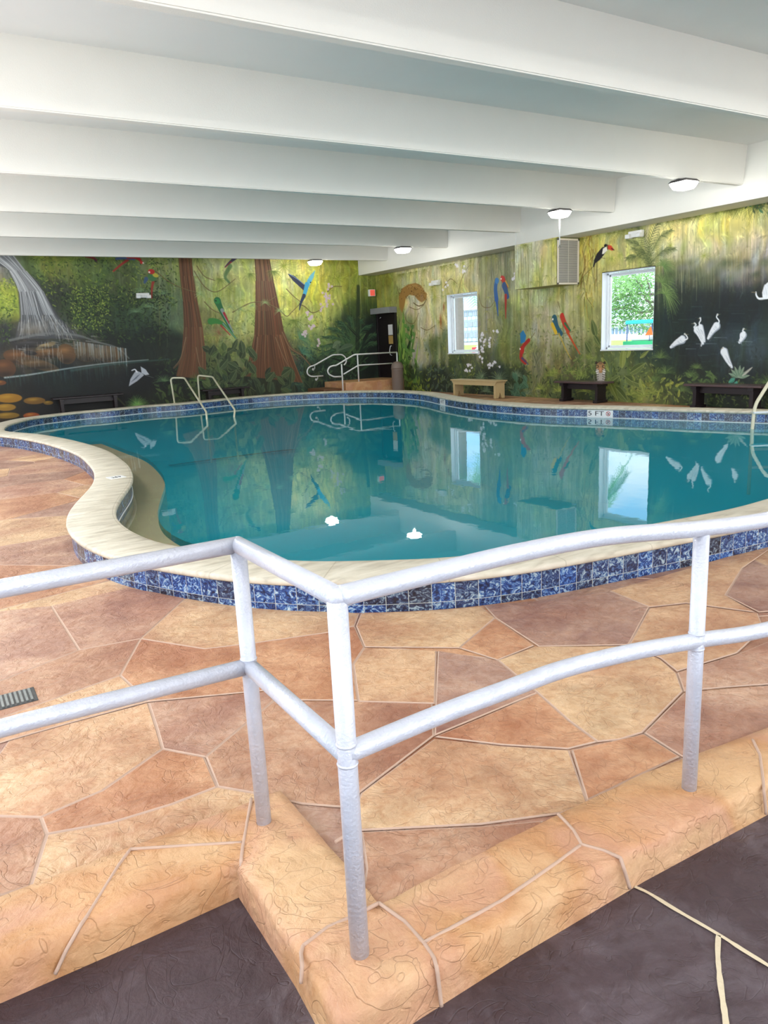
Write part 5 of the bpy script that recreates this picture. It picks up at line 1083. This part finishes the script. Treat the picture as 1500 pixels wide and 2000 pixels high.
for p in ((615, 720), (621, 740)):
    q = rp(p, 20.02); tube('bracket', [(q[0], 20.15, q[2]-.02), (q[0], 20.03, q[2]), (q[0], 20.02, q[2]+.07)], .012, M['whitetube'], wr, 8); bm = bmesh.new(); add_lathe(bm, [(.035, -.01), (.035, .01)], (0, 0, 0), 14); bm.transform(Matrix.Translation((q[0], 20.14, q[2]-.02)) @ Matrix.Rotation(math.pi/2, 4, 'X')); build('bracket_plate', bm, M['plasticw'], wr)
d_ = empty('door_1', (12.38, 19.55, .355), None, None); d_['kind'] = 'structure'
DY0, DY1, DZ = 19.13, 20.10, 2.22
bm = bmesh.new()
for lo, hi in (((12.33, DY0-.06, .355), (12.399, DY0, DZ+.06)), ((12.33, DY1-.02, .355), (12.399, DY1+.04, DZ+.06)), ((12.33, DY0, DZ), (12.399, DY1, DZ+.06))): add_box(bm, lo, hi, .004)
build('door_frame', bm, M['door'], d_)
box('door_panel', (12.352, DY0, .36), (12.39, DY1-.02, DZ), M['door'], d_, .004)
tube('door_handle', round_path([(12.35, DY1-.75, 1.02), (12.29, DY1-.75, 1.04), (12.27, DY1-.75, 1.16), (12.31, DY1-.75, 1.3), (12.35, DY1-.75, 1.3)], .03, 4), .012, M['whitetube'], d_, 8)
tube('closer_arm', [(12.34, DY1-.15, DZ-.10), (12.20, DY1-.45, DZ-.08)], .012, M['grey'], d_, 8)
box('overhead_air_box', (12.12, DY0-.08, DZ+.03), (12.399, 20.12, DZ+.20), M['grey'], None, .01)
tag(bpy.data.objects['overhead_air_box'], 'grey box mounted over the black door in the far corner', 'door header')
for z0, z1, m_, lb in ((1.62, 1.92, 'paper', 'white paper notice taped on the black door, upper of two'), (1.36, 1.60, 'card', 'brown and cream notice on the black door, lower of two')):
    tag(box('door_notice', (12.343, DY0+.12, z0), (12.350, DY0+.36, z1), M[m_], None), lb, 'notice')
# red exit light box
ex = empty('exit_sign', (12.2, 20.1, 2.8), 'small red lit exit sign on the mural above the black door', 'sign')
q = on_y(727, 572, 20.06); bm = bmesh.new(); add_box(bm, (q[0]-.10, 20.04, q[2]-.10), (q[0]+.10, 20.149, q[2]+.10), .01); build('housing', bm, M['plasticw'], ex); box('lit_panel', (q[0]-.085, 20.034, q[2]-.085), (q[0]+.075, 20.042, q[2]+.085), M['red'], ex)
# trash bin
tb = empty('trash_bin', (11.94, 18.46, 0), 'taupe round trash bin with domed lid beside the landing in the far corner', 'trash bin')
bm = bmesh.new(); add_lathe(bm, [(.165, 0), (.17, .02), (.17, .62), (.175, .63), (.175, .65)], (11.94, 18.46, 0), 36); build('body', bm, M['urn'], tb)
bm = bmesh.new(); add_lathe(bm, [(.178, .65), (.178, .68), (.17, .74), (.145, .80), (.10, .845), (.04, .865), (.003, .868)], (11.94, 18.46, 0), 36); build('domed_lid', bm, M['urn'], tb)

# ------------------------------------------------------------------ benches
def bench_mesh(kind, L, D, H):
    """along local y (length), depth along x; returns list of (part, bmesh)"""
    parts = []
    bm = bmesh.new()
    if kind == 'tan':
        add_box(bm, (-D/2, -L/2, H-.028), (D/2, L/2, H), .006); parts.append(('seat', bm))
        for s in (-1, 1):
            b = bmesh.new(); y = s*(L/2-.11); x = D/2-.03
            prof = [(-x, 0), (-x*.35, 0), (0, .14), (x*.35, 0), (x, 0), (x, H-.028), (-x, H-.028)]
            a = [b.verts.new((p[0], y-.035, p[1])) for p in prof]; c = [b.verts.new((p[0], y+.035, p[1])) for p in prof]; n = len(prof)
            b.faces.new(a[::-1]); b.faces.new(c); [b.faces.new((a[i], a[(i+1) % n], c[(i+1) % n], c[i])) for i in range(n)]; bmesh.ops.recalc_face_normals(b, faces=b.faces[:]); parts.append(('leg', b))
        for s in (-1, 1):
            b = bmesh.new(); x = s*(D/2-.03); prof = [(-L/2+.02, H-.028), (L/2-.02, H-.028), (L/2-.11, H-.125), (-L/2+.11, H-.125)]
            a = [b.verts.new((x-.011, p[0], p[1])) for p in prof]; c = [b.verts.new((x+.011, p[0], p[1])) for p in prof]
            b.faces.new(a); b.faces.new(c[::-1]); [b.faces.new((a[i], c[i], c[(i+1) % 4], a[(i+1) % 4])) for i in range(4)]; bmesh.ops.recalc_face_normals(b, faces=b.faces[:]); parts.append(('apron', b))
    else:
        add_box(bm, (-D/2, -L/2, H-.04), (D/2, L/2, H), .008); parts.append(('seat', bm))
        for s in (-1, 1):
            b = bmesh.new(); y = s*(L/2-.20); 
            add_box(b, (-D*.34, y-.035, .05), (D*.34, y+.035, H-.04)); add_box(b, (-D*.46, y-.055, 0), (D*.46, y+.055, .055), .006); add_box(b, (-D*.44, y-.05, H-.10), (D*.44, y+.05, H-.04), .004); parts.append(('leg', b))
        b = bmesh.new(); add_box(b, (-.02, -L/2+.2, H-.17), (.02, L/2-.2, H-.05)); parts.append(('stretcher', b))
    return parts
def bench(kind, loc, rot, L, D, H, label, group=None, top='dktop'):
    t = empty('bench', loc, label, 'bench', group)
    for nm, b in bench_mesh(kind, L, D, H):
        b.transform(Matrix.Translation(loc) @ Matrix.Rotation(rot, 4, 'Z')); m_ = M['tan'] if kind == 'tan' else (M[top] if nm == 'seat' else M['dkwood'])
        build(nm, b, m_, t)
    return t
bench('tan', (11.80, 14.62, .008), 0, 1.80, .34, .42, 'tan painted plank bench by the mural wall below the left window')
bench('dark', (12.06, 11.42, .008), 0, 1.36, .36, .43, 'dark brown bench with brown top against the mural, in front of the painted tiger')
bench('dark', (12.12, 8.12, .008), 0, 1.50, .36, .44, 'dark brown bench with brown top under the painted egrets at the right')
bench('dark', (7.18, 19.78, .008), math.pi/2, 1.34, .34, .41, 'black low bench against the far mural between the cream pool handrails and the big tree', top='dkwood')
bench('dark', (3.64, 19.78, .008), math.pi/2, 1.66, .34, .49, 'long black bench against the far mural under the painted waterfall pond', top='dkwood')

# ------------------------------------------------------------------ air duct box with grille, conduit rods
ac = empty('air_handler', (12.0, 12.8, 2.5), 'boxy wall unit painted like the mural, with pale louvred grille, under the white girder', 'air conditioner')
AY0, AZ0, AZ1 = 11.90, 2.445, 3.385
AX = float(on_y(1088, 557, AY0)[0]); AY1 = float(on_x(1006, 564, AX)[1])
def painted_patch(name, m, corners_uz, place, parent):
    u0, u1, z0, z1 = corners_uz; nu, nz = int((u1-u0)*90), int((z1-z0)*90)
    U, Z = np.meshgrid(np.linspace(u0, u1, nu+1), np.linspace(z1, z0, nz+1)); co = place(U.ravel(), Z.ravel())
    i = np.arange(nz)[:, None]*(nu+1)+np.arange(nu)[None, :]; q = np.stack([i, i+nu+1, i+nu+2, i+1], -1).reshape(-1, 4)
    me = bpy.data.meshes.new(name); me.from_pydata(co.tolist(), [], q.tolist())
    r_ = np.clip(((m.wz-Z)*RES).astype(int), 0, m.H-1); c_ = np.clip((U*RES).astype(int), 0, m.W-1); a = np.clip(m.a[r_, c_], 0, 1); a = np.where(a <= .04045, a/12.92, ((a+.055)/1.055)**2.4)
    at = me.attributes.new('paint', 'FLOAT_COLOR', 'POINT'); at.data.foreach_set('color', np.concatenate([a, np.ones(a.shape[:2]+(1,))], -1).astype(np.float32).ravel())
    return link_mesh(name, me, M['mural'], parent)
for i in range(130):
    x = prng.uniform(1006, 1090); y = prng.uniform(475, 520); c = [(226, 218, 186), (205, 200, 150), (120, 118, 70), (170, 160, 90), (90, 92, 54), (210, 205, 190)][prng.integers(6)]
    mr.curve([(x-6, y), (x-6+prng.normal(0, 1.5), y+prng.uniform(20, 60))], prng.uniform(.6, 2.4), .5, c, prng.uniform(.25, .6), 1.6)
painted_patch('painted_side', mr, (WY-AY1, WY-AY0, AZ0, AZ1), lambda u, z: np.stack([np.full_like(u, AX), WY-u, z], -1), ac)
box('casing', (AX+.003, AY0+.015, AZ0), (12.399, AY1, AZ1), mat('casing_green', (150, 150, 96), .6, var=.2), ac)
bm = bmesh.new(); t = .04
for lo, hi in (((AX, AY0-.012, AZ0), (12.395, AY0+.014, AZ0+t)), ((AX, AY0-.012, AZ1-t-.02), (12.395, AY0+.014, AZ1-.02)), ((AX, AY0-.012, AZ0), (AX+t, AY0+.014, AZ1-.02)), ((12.395-t, AY0-.012, AZ0), (12.395, AY0+.014, AZ1-.02))): add_box(bm, lo, hi, .004)
build('grille_frame', bm, mat('grille_frame', (222, 212, 196), .5), ac)
box('grille_back', (AX+.03, AY0+.004, AZ0+.03), (12.37, AY0+.012, AZ1-.05), M['grillback'], ac)
bm = bmesh.new(); z = AZ0+.055
while z < AZ1-.07: add_box(bm, (AX+.035, AY0-.006, z), (12.36, AY0+.002, z+.011)); z += .0235
add_box(bm, ((AX+12.4)/2-.006, AY0-.01, AZ0+.04), ((AX+12.4)/2+.006, AY0-.004, AZ1-.06)); build('louvres', bm, M['louver'], ac)

# ------------------------------------------------------------------ ceiling lamps under the joists
def lamp(x, y, label, power=LAMP_W):
    t = empty('ceiling_lamp', (x, y, 3.64), label, 'ceiling lamp', 'added fill lamps outside the frame' if 'outside' in label else 'square lamps under the ceiling joists')
    bm = bmesh.new(); a = [(.15, 0), (.19, .045)]
    def sq(r, z): return [bm.verts.new((x+sx*r, y+sy*r, z)) for sx, sy in ((-1, -1), (1, -1), (1, 1), (-1, 1))]
    r0, r1 = sq(.13, 3.638), sq(.165, 3.60); bm.faces.new(r0); bm.faces.new(r1[::-1]); [bm.faces.new((r0[i], r1[i], r1[(i+1) % 4], r0[(i+1) % 4])) for i in range(4)]
    build('mounting_base', bm, M['lampbase'], t)
    bm = bmesh.new(); r0, r1, r2 = sq(.155, 3.603), sq(.15, 3.575), sq(.11, 3.50); bm.faces.new(r0); bm.faces.new(r2[::-1])
    for p, q in ((r0, r1), (r1, r2)): [bm.faces.new((p[i], q[i], q[(i+1) % 4], p[(i+1) % 4])) for i in range(4)]
    bmesh.ops.recalc_face_normals(bm, faces=bm.faces[:]); bmesh.ops.bevel(bm, geom=bm.edges[:], offset=.012, segments=2, affect='EDGES'); build('lens', bm, M['lamp'], t)
    d = bpy.data.lights.new('lamp_light', 'POINT'); d.energy = power; d.shadow_soft_size = .03; d.color = (1, .985, .95); o = bpy.data.objects.new('lamp_light', d); COL.objects.link(o); o.location = (x, y, 3.468)
    return t
lamp(10.41, 7.87, 'glowing square ceiling lamp nearest the camera, at the end of the second visible joist', 40)
lamp(10.44, 10.50, 'glowing square ceiling lamp with dark base and hanging rod, just left of the louvred grille', 40)
lamp(10.50, 15.76, 'glowing square ceiling lamp high in front of the girder near the far corner', 36)
lamp(9.56, 18.56, 'glowing ceiling lamp in front of the far mural, above the painted blue macaw', 48)
for x, y in ((10.4, 5.31), (10.4, 2.74), (10.4, .16), (10.4, -2.39), (0.3, 18.56), (0.1, 15.76), (0.0, 13.12), (-.2, 10.5), (-.3, 7.87), (-.4, 5.31), (5, .16), (0, .16), (0.5, -2.39), (5.5, -2.39)): lamp(x, y, 'added unseen fill lamp under a joist outside the picture')  # extra unseen lamps, added to brighten the far and left parts of the room
rod = empty('hanging_rod', (10.44, 10.5, 3.5), 'thin white rod with a small hook hanging from the ceiling lamp beside the louvred grille', 'rod')
q = on_y(1086, 478, 10.5); tube('rod_tube', [(10.44, 10.5, 3.50), (10.44, 10.5, float(q[2]))], .011, M['plasticw'], rod, 10)
tube('hook', [(10.44-.03, 10.5, q[2]-.055), (10.44, 10.5, float(q[2])), (10.44+.035, 10.5, q[2]-.05)], .005, M['grey'], rod, 6)
tag(tube('cable_drop', [(float(on_y(1007, 440, 13.1)[0]), 13.1, 3.645), tuple(on_y(1008, 482, 13.1))], .006, M['plasticw'], None, 6), 'thin white cable hanging from the joist at the left end of the painted wall unit', 'cable')

# ------------------------------------------------------------------ emergency lights
def emergency(P, ax, label):
    t = empty('emergency_light', P, label, 'emergency light')
    L = lambda a, b, c: ((P[0]-b, P[1]+a, P[2]+c) if ax == 'x' else (P[0]+a, P[1]-b, P[2]+c))   # a along wall, b out of wall
    def bx_(nm, a0, a1, b0, b1, c0, c1, m_):
        p, q = L(a0, b0, c0), L(a1, b1, c1); lo = [min(p[i], q[i]) for i in range(3)]; hi = [max(p[i], q[i]) for i in range(3)]; box(nm, lo, hi, M[m_], t, .012)
    bx_('housing', -.16, .16, 0.001, .09, -.06, .06, 'plasticw')
    for s in (-1, 1): bx_('lamp_head', s*.13-.05, s*.13+.05, .04, .16, -.075, .005, 'plasticw')
q = on_y(279, 577, WY-.05); emergency((float(q[0]), WY, float(q[2])), 'y', 'white twin-head emergency light on the far mural right of the painted waterfall')
q = on_x(851, 552, WX-.05); emergency((WX, float(q[1]), float(q[2])), 'x', 'white twin-head emergency light on the mural above the left window')
q = on_x(1242, 457, WX-.05); emergency((WX, float(q[1]), float(q[2])), 'x', 'white twin-head emergency light high on the mural above the right window')
# ------------------------------------------------------------------ outdoors, seen through the two windows
G0 = .0
M['grass'] = mat('lawn', (150, 185, 70), .9, var=.15, scale=3); M['road'] = mat('pale_concrete', (205, 205, 196), .9, var=.05)
M['leafy'] = mat('leaves', (120, 165, 90), .7, var=.3, scale=6); M['bark'] = mat('bark', (150, 138, 128), .9, var=.15, scale=10, bump=.4, bscale=30)
M['wallw'] = mat('white_stucco', (225, 228, 228), .9); M['pane'] = mat('blue_grey_glass', (120, 142, 160), .3); M['teal'] = mat('teal_canopy', (60, 190, 185), .6); M['green'] = mat('green_mesh', (50, 170, 110), .6)
M['orange'] = mat('orange_reflector', (240, 110, 40), .5); M['carw'] = mat('white_car_paint', (235, 236, 238), .25); M['cargl'] = mat('car_glass', (110, 130, 165), .1); M['tail'] = mat('red_tail_lamp', (215, 40, 50), .3); M['bluegrey'] = mat('blue_grey_seat', (90, 100, 140), .6)
structure(box('ground', (12.6, -60, -.3), (260, 260, G0-.02), M['road'])).name = 'floor'
def lawn(x0, x1, y0, y1, lb): tag(box('lawn', (x0, y0, G0-.02), (x1, y1, G0+.01), M['grass']), lb, 'lawn')
p, q = on_z(1184, 665, 0), on_z(1275, 655, 0)
lawn(32, 75, 15, 120, 'green lawn strip outside the right window in front of the white building')
# white apartment building seen in the left window, low white building in the right one
def facade(name, X, y0, y1, z1, storeys, bays, label, dep=12, z0=G0):
    t = empty(name, (X+dep/2, (y0+y1)/2, z0), label, 'building')
    box('wall', (X, y0, z0), (X+dep, y1, z1), M['wallw'], t)
    sh = (z1-z0)/storeys; bw = (y1-y0)/bays
    for s in range(storeys):
        for b in range(bays):
            a = y0+b*bw
            if storeys > 2:
                f = box('window', (X-.25, a+bw*.1, z0+s*sh+sh*.42), (X+.02, a+bw*.9, z0+s*sh+sh*.88), M['pane'], t)
                bm = bmesh.new(); [add_box(bm, (X-.35, a+bw*k, z0+s*sh+sh*.42), (X-.24, a+bw*k+bw*.03, z0+s*sh+sh*.88)) for k in (.1, .35, .6, .87)]; build('mullions', bm, M['vinyl'], f)
                box('balcony_panel', (X-.5, a+bw*.06, z0+s*sh+sh*.08), (X-.2, a+bw*.94, z0+s*sh+sh*.38), mat('pale_blue_rail', (185, 215, 220), .6) if 'pale_blue_rail' not in bpy.data.materials else bpy.data.materials['pale_blue_rail'], t)
            else: box('window', (X-.15, a+bw*.25, z0+s*sh+sh*.30), (X+.02, a+bw*.75, z0+s*sh+sh*.75), M['pane'], t)
    box('roof', (X-.6, y0-.4, z1), (X+dep+.4, y1+.4, z1+.35), M['wallw'], t); return t
XB = 105.0
a, b = on_x(892, 668, XB), on_x(945, 602, XB); facade('apartment_building', XB, float(on_x(960, 640, XB)[1]), float(on_x(876, 640, XB)[1]), float(on_x(900, 607, XB)[2]), 3, 10, 'white three-storey apartment building with blue-grey glazed balconies seen through the left window')
XL = 95.0
facade('low_white_building', XL, float(on_x(1300, 645, XL)[1]), float(on_x(1180, 645, XL)[1]), float(on_x(1230, 633, XL)[2]), 1, 16, 'long low white building with a row of windows seen through the right window')
def leaf_cloud(name, blobs, n, size, mat_, parent, seed, smat=None):
    r = random.Random(seed); bm = bmesh.new()
    for i in range(n):
        c, R = blobs[r.randrange(len(blobs))]; d = Vector((r.gauss(0, 1), r.gauss(0, 1), r.gauss(0, 1))).normalized()*(r.random()**.4); p = Vector(c)+Vector((d.x*R[0], d.y*R[1], d.z*R[2]))
        u = Vector((r.gauss(0, 1), r.gauss(0, 1), r.gauss(0, 1))).normalized(); v = u.orthogonal().normalized(); s = size*r.uniform(.6, 1.3)
        bm.faces.new([bm.verts.new(p+u*s*.9), bm.verts.new(p+v*s*.35), bm.verts.new(p-u*s*.9), bm.verts.new(p-v*s*.35)])
    return build(name, bm, mat_, parent)
# broad tree outside the right window
tx = 29.0
tc_ = on_x(1236, 560, tx); tr = empty('broad_tree', (tx, float(tc_[1])-2.0, G0), 'leafy light green tree with spreading branches seen through the right window', 'tree')
ty = float(tc_[1])-3.2
tube('trunk', catmull([(tx, ty, G0), (tx+.1, ty+.1, 1.6), (tx, ty+.4, 3.0)], 4), .26, M['bark'], tr, 10, .17)
for px, pz in (((1270, 575), (1195, 590)), ((1270, 590), (1240, 545)), ((1262, 610), (1190, 606)), ((1275, 600), (1262, 540))):
    q1, q2 = on_x(*px, tx), on_x(*pz, tx+random.uniform(-1.5, 1.5)); tube('branch', catmull([(tx, ty+.4, 2.9), tuple(q1), tuple((q1+q2)/2+np.array([0, 0, .15])), tuple(q2)], 5), .08, M['bark'], tr, 7, .03)
bl = [((tx+random.uniform(-1.6, 1.6), float(on_x(x, y, tx)[1]), float(on_x(x, y, tx)[2])), (1.5, 1.0, .75)) for x, y in ((1190, 560), (1205, 600), (1215, 540), (1230, 575), (1240, 612), (1255, 545), (1265, 590), (1275, 620), (1200, 622), (1225, 625), (1250, 570), (1280, 560), (1290, 600), (1245, 535), (1300, 560), (1205, 575))]
leaf_cloud('foliage', bl, 9500, .09, M['leafy'], tr, 3)
# palms standing near the wall: trunk in the left window, fronds mirrored in the pool
def palm(x, y, h, label, seed, rt=.17, L=2.4):
    t = empty('palm_tree', (x, y, G0), label, 'palm'); tube('trunk', [(x, y, G0), (x+.04, y, h*.5), (x, y, h)], rt, M['bark'], t, 14, rt*.85); r = random.Random(seed)
    for i in range(22):
        a = i*2.4+r.random()*.3; up = r.uniform(-.3, .9); bm = bmesh.new(); prev = None; pts = []
        for k in range(10):
            s = k/9; pts.append(Vector((x+math.cos(a)*L*s*math.cos(up*.6), y+math.sin(a)*L*s*math.cos(up*.6), h+L*(up*s-.95*s*s))))
        add_tube(bm, pts, .018, 5, True, .004)
        for k in range(46):
            s = .12+.88*k/45; j = min(8, int(s*9)); p = pts[j].lerp(pts[j+1], s*9-j); t_ = (pts[j+1]-pts[j]).normalized(); sd = t_.cross(Vector((0, 0, 1))).normalized(); l = .48*(1-.6*s)+.1
            for sg in (-1, 1):
                e1 = p+sd*sg*l+t_*l*.5+Vector((0, 0, -l*.35)); bm.faces.new([bm.verts.new(p), bm.verts.new(p+t_*.035), bm.verts.new(e1)])
        build('frond', bm, M['leafy'], t)
    return t
q = on_x(896, 640, 16.6); palm(16.6, float(q[1]), 4.6, 'palm with grey trunk just outside the left window', 5)
palm(17.6, 16.9, 4.3, 'palm standing outside between the two windows', 8, L=1.7)
# white car seen in the left window
q = on_x(935, 668, 21.0); cx0, cy0 = 21.0, float(on_x(931, 680, 21.0)[1]); sy = -1
car = empty('car', (cx0+.9, cy0-1.6, G0), 'rear corner of a white car parked outside the left window', 'car')
bm = bmesh.new(); yE = float(on_x(922, 680, 21.0)[1]); prof = [(0, .25), (0, .95), (.25, 1.0), (.75, 1.5), (2.4, 1.52), (3.1, 1.05), (4.2, .95), (4.3, .3)]
prof = [(yE-u, z) for u, z in prof]; A = [bm.verts.new((21.0, u, z)) for u, z in prof]; B = [bm.verts.new((22.8, u, z)) for u, z in prof]; bm.faces.new(A); bm.faces.new(B[::-1]); [bm.faces.new((A[i], B[i], B[(i+1) % 8], A[(i+1) % 8])) for i in range(8)]
bmesh.ops.recalc_face_normals(bm, faces=bm.faces[:]); bmesh.ops.bevel(bm, geom=bm.edges[:], offset=.08, segments=3, affect='EDGES'); build('body', bm, M['carw'], car, True)
bm = bmesh.new(); A = [(yE-.48, 1.03), (yE-.85, 1.42), (yE-1.6, 1.44), (yE-1.6, 1.03)]; a = [bm.verts.new((20.985, u, z)) for u, z in A]; c = [bm.verts.new((21.02, u, z)) for u, z in A]; bm.faces.new(a); bm.faces.new(c[::-1]); [bm.faces.new((a[i], c[i], c[(i+1) % 4], a[(i+1) % 4])) for i in range(4)]; build('side_window', bm, M['cargl'], car)
bm = bmesh.new(); add_box(bm, (20.98, yE-.22, .70), (21.3, yE+.01, .98), .02); build('tail_lamp', bm, M['tail'], car)
for u in (.85, 3.4):
    bm = bmesh.new(); add_lathe(bm, [(.32, -.1), (.34, -.05), (.34, .1), (.3, .12)], (0, 0, 0), 24); bm.transform(Matrix.Translation((21.06, yE-u, .33)) @ Matrix.Rotation(math.pi/2, 4, 'Y')); build('wheel', bm, M['black'], car)
# utility cart with teal canopy seen in the right window, green fence strip
cxx = 19.5
def w2(px, py): q_ = on_x(px, py, cxx); return float(q_[1]), float(q_[2])
cart = empty('utility_cart', (cxx+.6, w2(1245, 670)[0], G0), 'open utility cart with teal canopy and green side panel outside the right window', 'cart')
(ya, za), (yb, zb) = w2(1221, 632), w2(1282, 632)
box('canopy', (cxx, yb, za-.03), (cxx+1.3, ya, za+.09), M['teal'], cart, .02)
for yy in (ya-.05, yb+.05):
    for xx in (cxx+.04, cxx+1.24): tube('canopy_post', [(xx, yy, .5), (xx, yy, za)], .02, M['bluegrey'], cart, 8)
(yc, zc1), (yd, zc0) = w2(1217, 667), w2(1285, 675)
box('side_panel', (cxx-.02, yd, max(.12, zc0)), (cxx+1.3, yc, zc1), M['green'], cart, .02)
bm = bmesh.new(); add_box(bm, (cxx+.1, yd+.1, zc1), (cxx+1.2, yc-.2, zc1+.16), .05); build('cargo_cover', bm, M['carw'], cart)
bm = bmesh.new(); add_box(bm, (cxx+.3, yd+.2, zc1+.16), (cxx+.9, yc-.9, zc1+.26), .03); build('seat', bm, M['bluegrey'], cart)
for yy in (yd+.35, yc-.35):
    bm = bmesh.new(); add_lathe(bm, [(.2, -.08), (.22, -.05), (.22, .08), (.2, .1)], (0, 0, 0), 20); bm.transform(Matrix.Translation((cxx+.12, yy, .2)) @ Matrix.Rotation(math.pi/2, 4, 'Y')); build('wheel', bm, M['black'], cart)
bm = bmesh.new(); P3 = [w2(1262, 655), w2(1276, 654), w2(1273, 638)]; a = [bm.verts.new((cxx-.06, u, z)) for u, z in P3]; c = [bm.verts.new((cxx-.02, u, z)) for u, z in P3]; bm.faces.new(a); bm.faces.new(c[::-1]); [bm.faces.new((a[i], c[i], c[(i+1) % 3], a[(i+1) % 3])) for i in range(3)]
build('orange_triangle', bm, M['orange'], cart); yy, z_ = w2(1270, 655); tube('triangle_stem', [(cxx-.04, yy, z_), (cxx-.04, yy, zc1)], .012, M['bluegrey'], cart, 6)
